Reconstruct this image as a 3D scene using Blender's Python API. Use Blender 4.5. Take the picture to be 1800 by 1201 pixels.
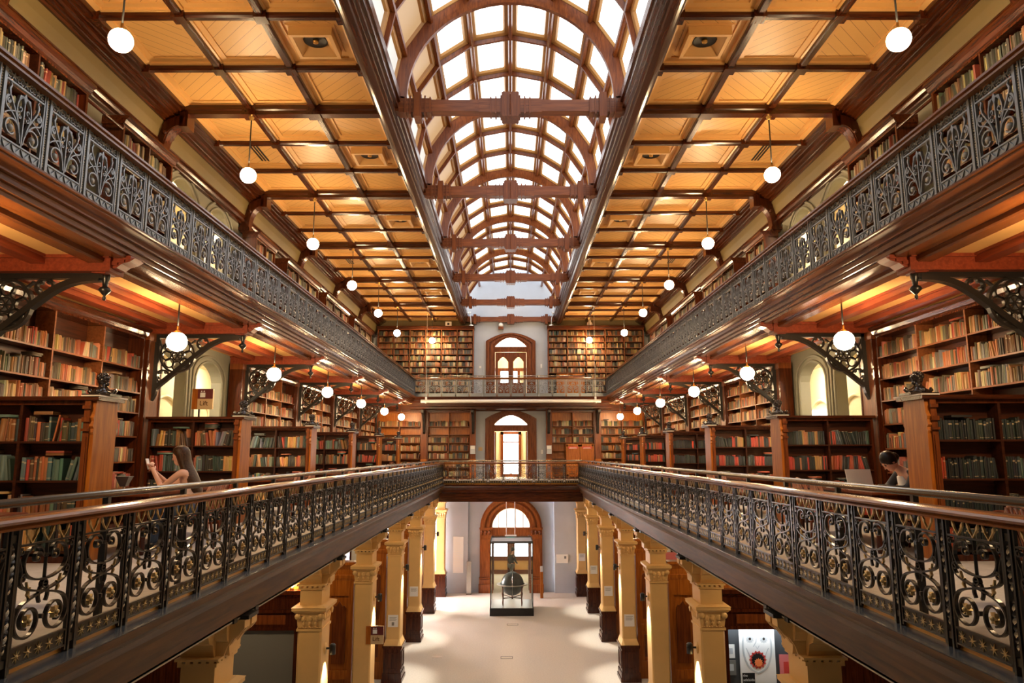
import bpy, math, random
from mathutils import Vector, Matrix
R = math.radians
PI = math.pi
rnd = random.Random(7)
SC = bpy.context.scene
COL = SC.collection
for o in list(bpy.data.objects):
    bpy.data.objects.remove(o)

# ------------------------------------------------------------------ camera, world, exposure
H = 6.62                                  # camera height above the ground floor
F_PX = 1255.0
PITCH = math.atan(197.5 / F_PX)
cam_d = bpy.data.cameras.new('camera')
cam_d.sensor_width = 36.0
cam_d.lens = 36.0 * F_PX / 1800.0
cam_d.clip_start = 0.05
cam_d.clip_end = 200
cam = bpy.data.objects.new('camera', cam_d)
COL.objects.link(cam)
cam.matrix_world = (Matrix.Translation((0, 0, H)) @ Matrix.Rotation(-0.0018, 4, 'Z')
                    @ Matrix.Rotation(PI / 2 + PITCH, 4, 'X') @ Matrix.Rotation(-0.002, 4, 'Z'))
SC.camera = cam
w = bpy.data.worlds.new('sky')
SC.world = w
w.use_nodes = True
w.node_tree.nodes['Background'].inputs[0].default_value = (0.85, 0.92, 1.0, 1)
w.node_tree.nodes['Background'].inputs[1].default_value = 1.0
SC.view_settings.view_transform = 'Standard'
SC.view_settings.look = 'None'
SC.view_settings.gamma = 1.0
SC.view_settings.use_curve_mapping = False
SC.view_settings.exposure = 1.45
cy = SC.cycles
cy.use_denoising = True
cy.max_bounces = 7
cy.diffuse_bounces = 4
cy.glossy_bounces = 3
cy.transmission_bounces = 6
cy.transparent_max_bounces = 8
cy.sample_clamp_indirect = 8.0
cy.caustics_reflective = False
cy.caustics_refractive = False
GLOBE_E = 78.0       # glow of the opal globes
SKY_E = 1.8          # daylight in the skylight panes
SKY_E_DIM = 0.20     # panes on the shaded slope

# ------------------------------------------------------------------ main sizes
BAY = 4.6
def YK(k): return 13.25 + BAY * (k - 2)
XL, XU = 2.95, 4.64          # balustrade planes, lower and upper gallery
YEL, YEU, YW = 31.2, 34.2, 36.0
ZF = H - 1.295                # kerb under the lower balustrade
GF = H - 1.22                # lower gallery floor
ZFU = H + 2.70               # kerb under the upper balustrade
UF = H + 2.66                # upper gallery floor
XW = 7.0                     # long wall faces
Y0 = -4.0
SIDE = {-1: 'left', 1: 'right'}
ORD = ['nearest', 'second', 'third', 'fourth', 'fifth', 'sixth', 'seventh', 'eighth']

# ------------------------------------------------------------------ materials
def nodes_of(m):
    m.use_nodes = True
    nt = m.node_tree
    return nt, nt.nodes['Principled BSDF']
def plain(name, c, rough=0.6, metal=0.0, var=0.0, scale=6.0, bump=0.0, spec=0.5, coat=0.0):
    m = bpy.data.materials.new(name)
    nt, b = nodes_of(m)
    b.inputs['Base Color'].default_value = (*c, 1)
    b.inputs['Roughness'].default_value = rough
    b.inputs['Metallic'].default_value = metal
    b.inputs['Specular IOR Level'].default_value = spec
    b.inputs['Coat Weight'].default_value = coat
    b.inputs['Coat Roughness'].default_value = 0.12
    if var or bump:
        tc = nt.nodes.new('ShaderNodeTexCoord')
        n = nt.nodes.new('ShaderNodeTexNoise')
        n.inputs['Scale'].default_value = scale
        n.inputs['Detail'].default_value = 4
        nt.links.new(tc.outputs['Object'], n.inputs['Vector'])
        if var:
            r = nt.nodes.new('ShaderNodeValToRGB')
            r.color_ramp.elements[0].position = 0.3
            r.color_ramp.elements[1].position = 0.7
            r.color_ramp.elements[0].color = (*[v * (1 - var) for v in c], 1)
            r.color_ramp.elements[1].color = (*[min(1, v * (1 + var)) for v in c], 1)
            nt.links.new(n.outputs['Fac'], r.inputs['Fac'])
            nt.links.new(r.outputs['Color'], b.inputs['Base Color'])
        if bump:
            bp = nt.nodes.new('ShaderNodeBump')
            bp.inputs['Strength'].default_value = bump
            bp.inputs['Distance'].default_value = 0.01
            nt.links.new(n.outputs['Fac'], bp.inputs['Height'])
            nt.links.new(bp.outputs['Normal'], b.inputs['Normal'])
    return m
def wood(name, c1, c2, rough=0.3, axis=2, scale=5.0, coat=0.25):
    m = bpy.data.materials.new(name)
    nt, b = nodes_of(m)
    tc = nt.nodes.new('ShaderNodeTexCoord')
    mp = nt.nodes.new('ShaderNodeMapping')
    s = [scale * 2.2] * 3
    s[axis] = scale * 0.18
    mp.inputs['Scale'].default_value = s
    n = nt.nodes.new('ShaderNodeTexNoise')
    n.inputs['Scale'].default_value = 2.2
    n.inputs['Detail'].default_value = 6
    n.inputs['Distortion'].default_value = 0.6
    r = nt.nodes.new('ShaderNodeValToRGB')
    r.color_ramp.elements[0].position = 0.32
    r.color_ramp.elements[1].position = 0.68
    r.color_ramp.elements[0].color = (*c1, 1)
    r.color_ramp.elements[1].color = (*c2, 1)
    nt.links.new(tc.outputs['Object'], mp.inputs['Vector'])
    nt.links.new(mp.outputs['Vector'], n.inputs['Vector'])
    nt.links.new(n.outputs['Fac'], r.inputs['Fac'])
    nt.links.new(r.outputs['Color'], b.inputs['Base Color'])
    b.inputs['Roughness'].default_value = rough
    b.inputs['Specular IOR Level'].default_value = 0.30
    b.inputs['Coat Weight'].default_value = coat * 0.4
    b.inputs['Coat Roughness'].default_value = 0.22
    return m
def emit(name, c, e, base=None):
    m = bpy.data.materials.new(name)
    nt, b = nodes_of(m)
    b.inputs['Base Color'].default_value = (*(base or c), 1)
    b.inputs['Emission Color'].default_value = (*c, 1)
    b.inputs['Emission Strength'].default_value = e
    b.inputs['Roughness'].default_value = 0.4
    return m
def planks(name, c, sign):
    """cream boarding laid diagonally: thin dark joints between boards"""
    m = bpy.data.materials.new(name)
    nt, b = nodes_of(m)
    tc = nt.nodes.new('ShaderNodeTexCoord')
    sp = nt.nodes.new('ShaderNodeSeparateXYZ')
    nt.links.new(tc.outputs['Object'], sp.inputs[0])
    def mth(op, a, bb=None):
        n = nt.nodes.new('ShaderNodeMath')
        n.operation = op
        for i, v in enumerate((a, bb)):
            if v is None: continue
            if isinstance(v, (int, float)): n.inputs[i].default_value = v
            else: nt.links.new(v, n.inputs[i])
        return n.outputs[0]
    t = mth('ADD' if sign > 0 else 'SUBTRACT', sp.outputs['X'], sp.outputs['Y'])
    fr = mth('FRACT', mth('DIVIDE', t, 0.24))
    line = mth('LESS_THAN', fr, 0.05)
    mx = nt.nodes.new('ShaderNodeMix')
    mx.data_type = 'RGBA'
    mx.inputs['A'].default_value = (*c, 1)
    mx.inputs['B'].default_value = (c[0] * .42, c[1] * .36, c[2] * .3, 1)
    nt.links.new(line, mx.inputs['Factor'])
    nt.links.new(mx.outputs['Result'], b.inputs['Base Color'])
    b.inputs['Roughness'].default_value = 0.45
    return m
M = {}
M['wood'] = wood('dark_cedar', (0.030, 0.0060, 0.0018), (0.085, 0.018, 0.0042), 0.26)
M['wood_y'] = wood('dark_cedar_long', (0.026, 0.0055, 0.0018), (0.080, 0.018, 0.0045), 0.2, axis=1, coat=0.5)
M['wood_x'] = wood('dark_cedar_cross', (0.026, 0.0055, 0.0018), (0.085, 0.019, 0.0045), 0.22, axis=0, coat=0.5)
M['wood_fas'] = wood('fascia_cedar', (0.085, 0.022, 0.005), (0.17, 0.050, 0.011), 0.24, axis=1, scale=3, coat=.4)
M['wood_red'] = wood('red_cedar', (0.15, 0.024, 0.009), (0.25, 0.046, 0.017), 0.35, axis=1)
M['wood_mid'] = wood('red_brown_cedar', (0.10, 0.023, 0.005), (0.21, 0.055, 0.011), 0.32)
M['wood_arch'] = wood('arch_cedar', (0.17, 0.042, 0.009), (0.32, 0.095, 0.018), 0.3)
M['lamp_up'] = emit('header_lamp', (1.0, 0.72, 0.42), 60)
M['wood_tie'] = wood('tie_beam_cedar', (0.11, 0.028, 0.008), (0.22, 0.064, 0.018), 0.3, axis=0)
M['wood_or'] = wood('orange_cedar', (0.26, 0.068, 0.008), (0.46, 0.145, 0.016), 0.34, coat=.1)
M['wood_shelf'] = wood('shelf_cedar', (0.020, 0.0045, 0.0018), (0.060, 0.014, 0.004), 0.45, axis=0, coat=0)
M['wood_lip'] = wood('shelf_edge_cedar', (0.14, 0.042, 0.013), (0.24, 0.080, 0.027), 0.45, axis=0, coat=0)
M['table'] = wood('table_cedar', (0.12, 0.026, 0.009), (0.20, 0.050, 0.017), 0.25, axis=0, coat=.4)
M['cream'] = plain('cream_paint', (0.68, 0.385, 0.13), 0.45, var=0.05, scale=2)
M['plank_a'] = planks('cream_boards_a', (0.69, 0.39, 0.13), 1)
M['plank_b'] = planks('cream_boards_b', (0.69, 0.39, 0.13), -1)
M['column'] = plain('yellow_stone_paint', (0.68, 0.43, 0.16), 0.5, var=0.04, scale=3)
M['grey_wall'] = plain('blue_grey_paint', (0.47, 0.50, 0.545), 0.6, var=0.05, scale=1.5)
M['pane_sur'] = plain('tan_pane_surround', (0.42, 0.21, 0.06), 0.5)
M['olive'] = plain('olive_paint', (0.145, 0.100, 0.030), 0.6, var=0.06, scale=1.2)
M['sage'] = plain('sage_plaster', (0.21, 0.205, 0.16), 0.6, var=0.06, scale=1.5)
M['cream_wall'] = plain('warm_cream_plaster', (0.86, 0.72, 0.46), 0.6)
M['carpet'] = plain('beige_carpet', (0.68, 0.625, 0.545), 0.95, var=0.07, scale=22, bump=0.25, spec=0.1)
M['carpet_grey'] = plain('grey_carpet', (0.44, 0.41, 0.38), 0.95, var=0.08, scale=14, spec=0.1)
M['iron'] = plain('black_iron', (0.035, 0.032, 0.029), 0.30, 0.6, spec=0.6)
M['iron_u'] = plain('blue_grey_iron', (0.235, 0.255, 0.275), 0.32, 0.45, spec=0.6)
M['iron_pale'] = plain('worn_pale_iron', (0.34, 0.34, 0.33), 0.35, 0.3)
M['gilt'] = plain('dull_gilt', (0.50, 0.36, 0.16), 0.38, 0.6)
M['brass'] = plain('brass', (0.60, 0.36, 0.10), 0.3, 0.9)
M['black'] = plain('black_paint', (0.010, 0.010, 0.010), 0.4)
M['steel'] = plain('brushed_steel', (0.42, 0.40, 0.36), 0.25, 0.85)
M['kerb'] = plain('grey_kerb_paint', (0.075, 0.08, 0.09), 0.25, 0.3)
M['nosing'] = wood('varnished_nosing', (0.42, 0.19, 0.03), (0.62, 0.32, 0.06), 0.3, axis=1)
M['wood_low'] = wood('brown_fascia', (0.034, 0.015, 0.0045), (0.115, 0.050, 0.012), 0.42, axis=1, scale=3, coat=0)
M['globe'] = emit('opal_globe_lit', (1.0, 0.70, 0.38), GLOBE_E)
M['sky_pane'] = emit('skylight_glass', (0.93, 0.97, 1.0), SKY_E, (.3, .3, .3))
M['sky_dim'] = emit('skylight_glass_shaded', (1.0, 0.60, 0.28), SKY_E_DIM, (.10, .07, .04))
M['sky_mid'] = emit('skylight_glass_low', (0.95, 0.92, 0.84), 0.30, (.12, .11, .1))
M['day'] = emit('daylit_glass', (0.96, 0.98, 1.0), 4.0)
M['day_soft'] = emit('daylit_frosted_glass', (1.0, 0.95, 0.85), 1.1)
M['lamp_spot'] = emit('downlight_lens', (1.0, 0.72, 0.42), 50)
M['white'] = plain('white_paint', (0.80, 0.80, 0.78), 0.5)
M['paper'] = plain('paper', (0.82, 0.80, 0.74), 0.8)
M['marble'] = plain('pale_capping', (0.66, 0.60, 0.54), 0.3)
M['maroon'] = plain('maroon_sign', (0.12, 0.012, 0.014), 0.5)
M['red'] = plain('red_sign', (0.55, 0.05, 0.04), 0.5)
M['green'] = emit('exit_green', (0.10, 0.55, 0.38), 0.9)
M['signtan'] = plain('tan_sign', (0.60, 0.42, 0.22), 0.5)
M['grey_panel'] = plain('grey_board', (0.17, 0.17, 0.155), 0.6)
M['dark_panel'] = plain('dark_display_lining', (0.05, 0.055, 0.06), 0.5)
M['pink'] = plain('pink_display', (0.60, 0.16, 0.16), 0.6)
M['skin'] = plain('skin', (0.74, 0.42, 0.30), 0.5)
M['hair'] = wood('brown_hair', (0.022, 0.009, 0.004), (0.085, 0.036, 0.014), 0.45, axis=2, scale=26, coat=0)
M['hair_b'] = plain('black_hair', (0.008, 0.007, 0.007), 0.35)
M['top'] = plain('pale_pink_top', (0.74, 0.52, 0.45), 0.7)
M['jeans'] = plain('blue_jeans', (0.05, 0.08, 0.14), 0.8)
M['jacket'] = plain('black_jacket', (0.010, 0.010, 0.013), 0.6)
M['phone'] = plain('white_phone', (0.75, 0.75, 0.75), 0.3)
M['globe_map'] = plain('dark_antique_globe', (0.075, 0.085, 0.075), 0.3, var=0.5, scale=3.5)
M['eye'] = plain('dark_eye', (0.02, 0.015, 0.012), 0.3)
M['lip'] = plain('lip', (0.45, 0.14, 0.12), 0.5)
M['orange_p'] = plain('orange_print', (0.75, 0.20, 0.06), 0.6)
def glass(name):
    m = bpy.data.materials.new(name)
    m.use_nodes = True
    nt = m.node_tree
    nt.nodes.clear()
    out = nt.nodes.new('ShaderNodeOutputMaterial')
    mix = nt.nodes.new('ShaderNodeMixShader')
    tr = nt.nodes.new('ShaderNodeBsdfTransparent')
    gl = nt.nodes.new('ShaderNodeBsdfGlossy')
    gl.inputs['Roughness'].default_value = 0.03
    tr.inputs['Color'].default_value = (0.93, 0.95, 0.94, 1)
    fr = nt.nodes.new('ShaderNodeFresnel')
    fr.inputs['IOR'].default_value = 1.45
    nt.links.new(fr.outputs[0], mix.inputs[0])
    nt.links.new(tr.outputs[0], mix.inputs[1])
    nt.links.new(gl.outputs[0], mix.inputs[2])
    nt.links.new(mix.outputs[0], out.inputs[0])
    return m
M['glass'] = glass('clear_glass')
M['day_win'] = emit('daylit_aisle_window', (0.97, 0.98, 1.0), 80)
M['globe_added'] = emit('added_landing_globe', (1.0, 0.85, 0.62), 55)
M['tube'] = emit('display_tube', (0.92, 0.97, 1.0), 14)
M['face_grey'] = plain('printed_pale_grey', (0.50, 0.53, 0.54), 0.6)
M['chair_wood'] = wood('worn_chair_wood', (0.30, 0.11, 0.06), (0.48, 0.22, 0.13), 0.35)
M['lamp_cor_added'] = emit('added_corridor_glow', (1.0, 0.86, 0.64), 110)
M['gilt_d'] = plain('pale_iron_twist', (0.42, 0.36, 0.26), 0.35, 0.3)
M['wood_rail'] = wood('polished_rail', (0.13, 0.040, 0.008), (0.26, 0.090, 0.020), 0.2, axis=0, coat=.7)
M['black_w'] = plain('ebonised_carving', (0.020, 0.014, 0.012), 0.22, 0.0, spec=0.7)
M['paper_dim'] = plain('dusty_page_edges', (0.50, 0.42, 0.28), 0.9)
def book_mat(name, use_attr):
    m = bpy.data.materials.new(name)
    nt, b = nodes_of(m)
    if use_attr:
        a = nt.nodes.new('ShaderNodeAttribute')
        a.attribute_name = 'cloth'
        nt.links.new(a.outputs['Color'], b.inputs['Base Color'])
    else:
        a = nt.nodes.new('ShaderNodeObjectInfo')
        tc = nt.nodes.new('ShaderNodeTexCoord')
        sp = nt.nodes.new('ShaderNodeSeparateXYZ')
        nt.links.new(tc.outputs['Generated'], sp.inputs[0])
        def band(z0, hw):
            s = nt.nodes.new('ShaderNodeMath'); s.operation = 'SUBTRACT'
            nt.links.new(sp.outputs['Z'], s.inputs[0]); s.inputs[1].default_value = z0
            ab = nt.nodes.new('ShaderNodeMath'); ab.operation = 'ABSOLUTE'
            nt.links.new(s.outputs[0], ab.inputs[0])
            lt = nt.nodes.new('ShaderNodeMath'); lt.operation = 'LESS_THAN'
            nt.links.new(ab.outputs[0], lt.inputs[0]); lt.inputs[1].default_value = hw
            return lt.outputs[0]
        ad = nt.nodes.new('ShaderNodeMath'); ad.operation = 'ADD'; ad.use_clamp = True
        nt.links.new(band(0.80, 0.035), ad.inputs[0]); nt.links.new(band(0.10, 0.015), ad.inputs[1])
        gt = nt.nodes.new('ShaderNodeMath'); gt.operation = 'GREATER_THAN'
        nt.links.new(a.outputs['Random'], gt.inputs[0]); gt.inputs[1].default_value = 0.5
        mu = nt.nodes.new('ShaderNodeMath'); mu.operation = 'MULTIPLY'
        nt.links.new(ad.outputs[0], mu.inputs[0]); nt.links.new(gt.outputs[0], mu.inputs[1])
        mu2 = nt.nodes.new('ShaderNodeMath'); mu2.operation = 'MULTIPLY'
        nt.links.new(mu.outputs[0], mu2.inputs[0]); mu2.inputs[1].default_value = 0.55
        mx = nt.nodes.new('ShaderNodeMix'); mx.data_type = 'RGBA'
        nt.links.new(mu2.outputs[0], mx.inputs['Factor'])
        nt.links.new(a.outputs['Color'], mx.inputs['A'])
        mx.inputs['B'].default_value = (0.62, 0.48, 0.28, 1)
        nt.links.new(mx.outputs['Result'], b.inputs['Base Color'])
    b.inputs['Roughness'].default_value = 0.55
    return m
M['book'] = book_mat('book_cloth', False)
M['books'] = book_mat('books_cloth', True)

# ------------------------------------------------------------------ mesh builder
class MB:
    def __init__(s, sx=1):
        s.v, s.f, s.m, s.s, s.sx = [], [], [], [], sx
    def add(s, vs, fs, m=0, sm=False):
        b = len(s.v)
        s.v += [(x * s.sx, y, z) for x, y, z in vs]
        for f in fs:
            s.f.append(tuple(b + i for i in f)); s.m.append(m); s.s.append(sm)
    def box(s, x0, x1, y0, y1, z0, z1, m=0):
        s.add([(x0, y0, z0), (x1, y0, z0), (x1, y1, z0), (x0, y1, z0), (x0, y0, z1), (x1, y0, z1), (x1, y1, z1), (x0, y1, z1)],
              [(0, 3, 2, 1), (4, 5, 6, 7), (0, 1, 5, 4), (1, 2, 6, 5), (2, 3, 7, 6), (3, 0, 4, 7)], m)
    def taper(s, c, b, t, z0, z1, m=0):
        """frustum: half sizes b at z0 and t at z1 about c=(x,y)"""
        x, y = c
        s.add([(x - b[0], y - b[1], z0), (x + b[0], y - b[1], z0), (x + b[0], y + b[1], z0), (x - b[0], y + b[1], z0),
               (x - t[0], y - t[1], z1), (x + t[0], y - t[1], z1), (x + t[0], y + t[1], z1), (x - t[0], y + t[1], z1)],
              [(0, 3, 2, 1), (4, 5, 6, 7), (0, 1, 5, 4), (1, 2, 6, 5), (2, 3, 7, 6), (3, 0, 4, 7)], m)
    def prism(s, pts, axis, a, b, m=0, caps=True, closed=True):
        """2-D outline extruded along an axis; pts are (y,z), (x,z) or (x,y)"""
        mk = {'x': lambda p, t: (t, p[0], p[1]), 'y': lambda p, t: (p[0], t, p[1]), 'z': lambda p, t: (p[0], p[1], t)}[axis]
        n = len(pts)
        vs = [mk(p, a) for p in pts] + [mk(p, b) for p in pts]
        fs = [(i, (i + 1) % n, n + (i + 1) % n, n + i) for i in range(n if closed else n - 1)]
        if caps and closed: fs += [tuple(range(n))[::-1], tuple(range(n, 2 * n))]
        s.add(vs, fs, m)
    def tube(s, path, r, n=8, m=0, closed=False, caps=True):
        P = [Vector(p) for p in path]
        N = len(P)
        rr = r if isinstance(r, (list, tuple)) else [r] * N
        vs, fs = [], []
        up = None
        for i in range(N):
            a = P[(i - 1) % N] if (closed or i > 0) else P[i]
            b = P[(i + 1) % N] if (closed or i < N - 1) else P[i]
            t = (b - a).normalized()
            if up is None:
                up = t.orthogonal().normalized()
            up = (up - t * up.dot(t))
            up = up.normalized() if up.length > 1e-6 else t.orthogonal().normalized()
            q = t.cross(up)
            for j in range(n):
                an = 2 * PI * j / n
                vs.append(tuple(P[i] + up * (rr[i] * math.cos(an)) + q * (rr[i] * math.sin(an))))
        for i in range(N if closed else N - 1):
            k = (i + 1) % N
            for j in range(n):
                fs.append((i * n + j, i * n + (j + 1) % n, k * n + (j + 1) % n, k * n + j))
        if caps and not closed:
            fs += [tuple(range(n))[::-1], tuple(range((N - 1) * n, N * n))]
        s.add(vs, fs, m, True)
    def flat(s, path, w, t, m=0, closed=False, y=0.0):
        """ironwork bar in the local x-z plane: width w in the plane, thickness t across it"""
        N = len(path)
        vs, fs = [], []
        for i in range(N):
            a = path[(i - 1) % N] if (closed or i > 0) else path[i]
            b = path[(i + 1) % N] if (closed or i < N - 1) else path[i]
            dx, dz = b[0] - a[0], b[1] - a[1]
            l = math.hypot(dx, dz) or 1
            ww = w[i] if isinstance(w, list) else w
            nx, nz = -dz / l * ww / 2, dx / l * ww / 2
            px, pz = path[i]
            vs += [(px + nx, y - t / 2, pz + nz), (px - nx, y - t / 2, pz - nz), (px - nx, y + t / 2, pz - nz), (px + nx, y + t / 2, pz + nz)]
        for i in range(N if closed else N - 1):
            k = (i + 1) % N
            for j in range(4):
                fs.append((i * 4 + j, i * 4 + (j + 1) % 4, k * 4 + (j + 1) % 4, k * 4 + j))
        if not closed: fs += [(3, 2, 1, 0), tuple(range((N - 1) * 4, N * 4))]
        s.add(vs, fs, m)
    def star(s, c, r0, r1, n, t, m=0, y=0.0, rot=0.0):
        """flat petalled flower in the x-z plane"""
        pts = []
        for i in range(2 * n):
            r = r1 if i % 2 == 0 else r0
            a = rot + PI * i / n
            pts.append((c[0] + r * math.cos(a), c[1] + r * math.sin(a)))
        N = len(pts)
        vs = [(p[0], y - t / 2, p[1]) for p in pts] + [(p[0], y + t / 2, p[1]) for p in pts]
        s.add(vs, [tuple(range(N)), tuple(range(N, 2 * N))[::-1]] + [(i, (i + 1) % N, N + (i + 1) % N, N + i) for i in range(N)], m)
    def lathe(s, prof, c=(0, 0, 0), n=16, m=0, axis='z', sm=True):
        vs, fs = [], []
        for r, h in prof:
            for j in range(n):
                a = 2 * PI * j / n
                u, v = r * math.cos(a), r * math.sin(a)
                p = {'z': (u, v, h), 'y': (u, h, v), 'x': (h, u, v)}[axis]
                vs.append((c[0] + p[0], c[1] + p[1], c[2] + p[2]))
        for i in range(len(prof) - 1):
            for j in range(n):
                fs.append((i * n + j, i * n + (j + 1) % n, (i + 1) * n + (j + 1) % n, (i + 1) * n + j))
        fs += [tuple(range(n))[::-1], tuple(range((len(prof) - 1) * n, len(prof) * n))]
        s.add(vs, fs, m, sm)
    def ball(s, c, r, nu=16, nv=10, m=0, sc=(1, 1, 1)):
        vs = [(c[0], c[1], c[2] - r * sc[2])]
        for i in range(1, nv):
            t = -PI / 2 + PI * i / nv
            for j in range(nu):
                a = 2 * PI * j / nu
                vs.append((c[0] + r * sc[0] * math.cos(t) * math.cos(a), c[1] + r * sc[1] * math.cos(t) * math.sin(a), c[2] + r * sc[2] * math.sin(t)))
        vs.append((c[0], c[1], c[2] + r * sc[2]))
        fs = [(0, 1 + (j + 1) % nu, 1 + j) for j in range(nu)]
        for i in range(nv - 2):
            for j in range(nu):
                a, b = 1 + i * nu + j, 1 + i * nu + (j + 1) % nu
                fs.append((a, b, b + nu, a + nu))
        L = len(vs) - 1
        fs += [(L, L - nu + j, L - nu + (j + 1) % nu) for j in range(nu)]
        s.add(vs, fs, m, True)
    def mesh(s, name, mats):
        me = bpy.data.meshes.new(name)
        me.from_pydata(s.v, [], s.f)
        for x in mats: me.materials.append(M[x])
        me.polygons.foreach_set('material_index', s.m)
        me.polygons.foreach_set('use_smooth', s.s)
        me.update()
        return me
    def obj(s, name, mats, parent=None, loc=(0, 0, 0), rz=0.0):
        if isinstance(mats, str): mats = [mats]
        return link(name, s.mesh(name, mats), parent, loc, rz)
def link(name, me, parent=None, loc=(0, 0, 0), rz=0.0):
    o = bpy.data.objects.new(name, me)
    COL.objects.link(o)
    o.parent = parent
    o.location = loc
    o.rotation_euler = (0, 0, rz)
    return o
def tag(o, label=None, cat=None, group=None, kind=None):
    if label: o['label'] = label
    if cat: o['category'] = cat
    if group: o['group'] = group
    if kind: o['kind'] = kind
    return o
def thing(name, label, cat, loc=(0, 0, 0), rz=0.0, group=None, kind=None):
    o = link(name, None, None, loc, rz)
    o.empty_display_size = 0.1
    return tag(o, label, cat, group, kind)
def copy_tree(o, parent=None):
    c = o.copy()
    COL.objects.link(c)
    c.parent = parent
    for ch in list(o.children): copy_tree(ch, c)
    return c
def dup(root, loc, rz, label=None, group=None):
    c = copy_tree(root)
    c.location = loc
    c.rotation_euler = (0, 0, rz)
    if label: c['label'] = label
    if group: c['group'] = group
    return c
def structure(o, label=None):
    o['kind'] = 'structure'
    if label: o['label'] = label
    return o
def bez(p0, p1, p2, p3, n=10):
    out = []
    for i in range(n + 1):
        t = i / n
        a, b, c, d = (1 - t) ** 3, 3 * t * (1 - t) ** 2, 3 * t * t * (1 - t), t ** 3
        out.append(tuple(a * p0[k] + b * p1[k] + c * p2[k] + d * p3[k] for k in range(len(p0))))
    return out
def spiral(c, r0, r1, a0, a1, n=26, s=1):
    """points from radius r0 at angle a0 to r1 at a1 (degrees), mirrored in x about 0 by s"""
    return [(s * (c[0] + (r0 + (r1 - r0) * i / n) * math.cos(R(a0 + (a1 - a0) * i / n))),
             c[1] + (r0 + (r1 - r0) * i / n) * math.sin(R(a0 + (a1 - a0) * i / n))) for i in range(n + 1)]
def circ(c, r, n=20):
    return [(c[0] + r * math.cos(2 * PI * i / n), c[1] + r * math.sin(2 * PI * i / n)) for i in range(n)]
M['wood_dr'] = wood('door_cedar', (0.11, 0.028, 0.008), (0.22, 0.062, 0.016), 0.25, coat=.5)
# ------------------------------------------------------------------ ground floor and gallery floors
YS = -2.0
m = MB(); m.box(-8.6, 8.6, Y0, 41.8, -0.2, 0); structure(m.obj('floor', 'carpet'))
for s in (-1, 1):
    m = MB(s); m.box(2.985, 8.9, YS, YW, H - 1.30, GF); m.box(XL + .16, 8.9, YS, YW, H - 1.86, H - 1.30); structure(m.obj('floor', 'carpet_grey'), 'grey carpeted floor of the lower gallery on the %s' % SIDE[s])
    m = MB(s)      # moulded timber edge of the lower gallery
    prof = [(2.80, -1.315), (2.80, -1.345), (2.835, -1.36), (2.835, -1.385), (2.86, -1.41), (2.91, -1.45), (2.93, -1.51), (2.93, -1.545), (2.965, -1.56), (2.965, -1.66),
            (3.02, -1.665), (3.02, -1.69), (3.06, -1.70), (3.06, -1.82), (3.11, -1.845), (3.11, -1.87), (3.5, -1.87), (3.5, -1.33), (3.07, -1.33), (3.07, -1.315)]
    m.prism([(x, H + z + .025) for x, z in prof], 'y', YS, YEL, 0)
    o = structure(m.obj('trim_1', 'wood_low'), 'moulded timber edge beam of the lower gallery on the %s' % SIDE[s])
    m = MB(s); m.box(2.802, 2.975, YS, YEL, H - 1.289, H - 1.281); m.obj('kerb', 'kerb', o)
    m = MB(s); m.box(2.972, 2.99, YS, YEL, H - 1.289, GF + .004); m.obj('floor_nosing', 'nosing', o)
    # upper gallery
    m = MB(s); m.box(XU + .10, XW, YS, YW, H + 2.48, UF); structure(m.obj('floor', 'carpet_grey'), 'floor of the upper gallery on the %s' % SIDE[s])
    m = MB(s)
    prof = [(4.50, 2.775), (4.50, 2.745), (4.53, 2.73), (4.53, 2.71), (4.56, 2.69), (4.60, 2.66), (4.615, 2.62), (4.615, 2.595), (4.66, 2.585), (4.66, 2.50), (4.70, 2.49),
            (4.70, 2.44), (4.74, 2.43), (4.74, 2.39), (4.98, 2.39), (4.98, 2.34), (5.00, 2.32), (5.17, 2.32), (5.17, 2.47), (5.02, 2.47), (5.02, 2.775)]
    m.prism([(x, H + (z if z < 2.5 else 2.5 + (z - 2.5) * .745)) for x, z in prof], 'y', YS, YEU, 0)
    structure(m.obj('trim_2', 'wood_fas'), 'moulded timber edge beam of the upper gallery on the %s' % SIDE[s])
    # soffit under the upper gallery: cream boards between red beams
    m = MB(s); m.box(5.02, XW, YS, YW, H + 2.42, H + 2.48)
    so = structure(m.obj('ceiling', 'cream'), 'cream boarded soffit under the upper gallery on the %s' % SIDE[s])
    m = MB(s)
    m.box(5.70, 5.88, YS, YW, H + 2.31, H + 2.42); m.box(5.67, 5.91, YS, YW, H + 2.39, H + 2.42)
    m.obj('long_beam', 'wood_red', so)
    m = MB(s)
    m.box(6.40, 6.60, YS, YW, H + 2.31, H + 2.42); m.box(6.37, 6.63, YS, YW, H + 2.39, H + 2.42)
    m.obj('long_beam', 'wood_red', so)
    for k in range(0, 7):
        m = MB(s); m.box(4.9, XW, YK(k) - .16, YK(k) + .16, H + 2.22, H + 2.42); m.box(4.9, XW, YK(k) - .20, YK(k) + .20, H + 2.38, H + 2.42)
        m.obj('cross_beam', 'wood_red', so)
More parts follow.
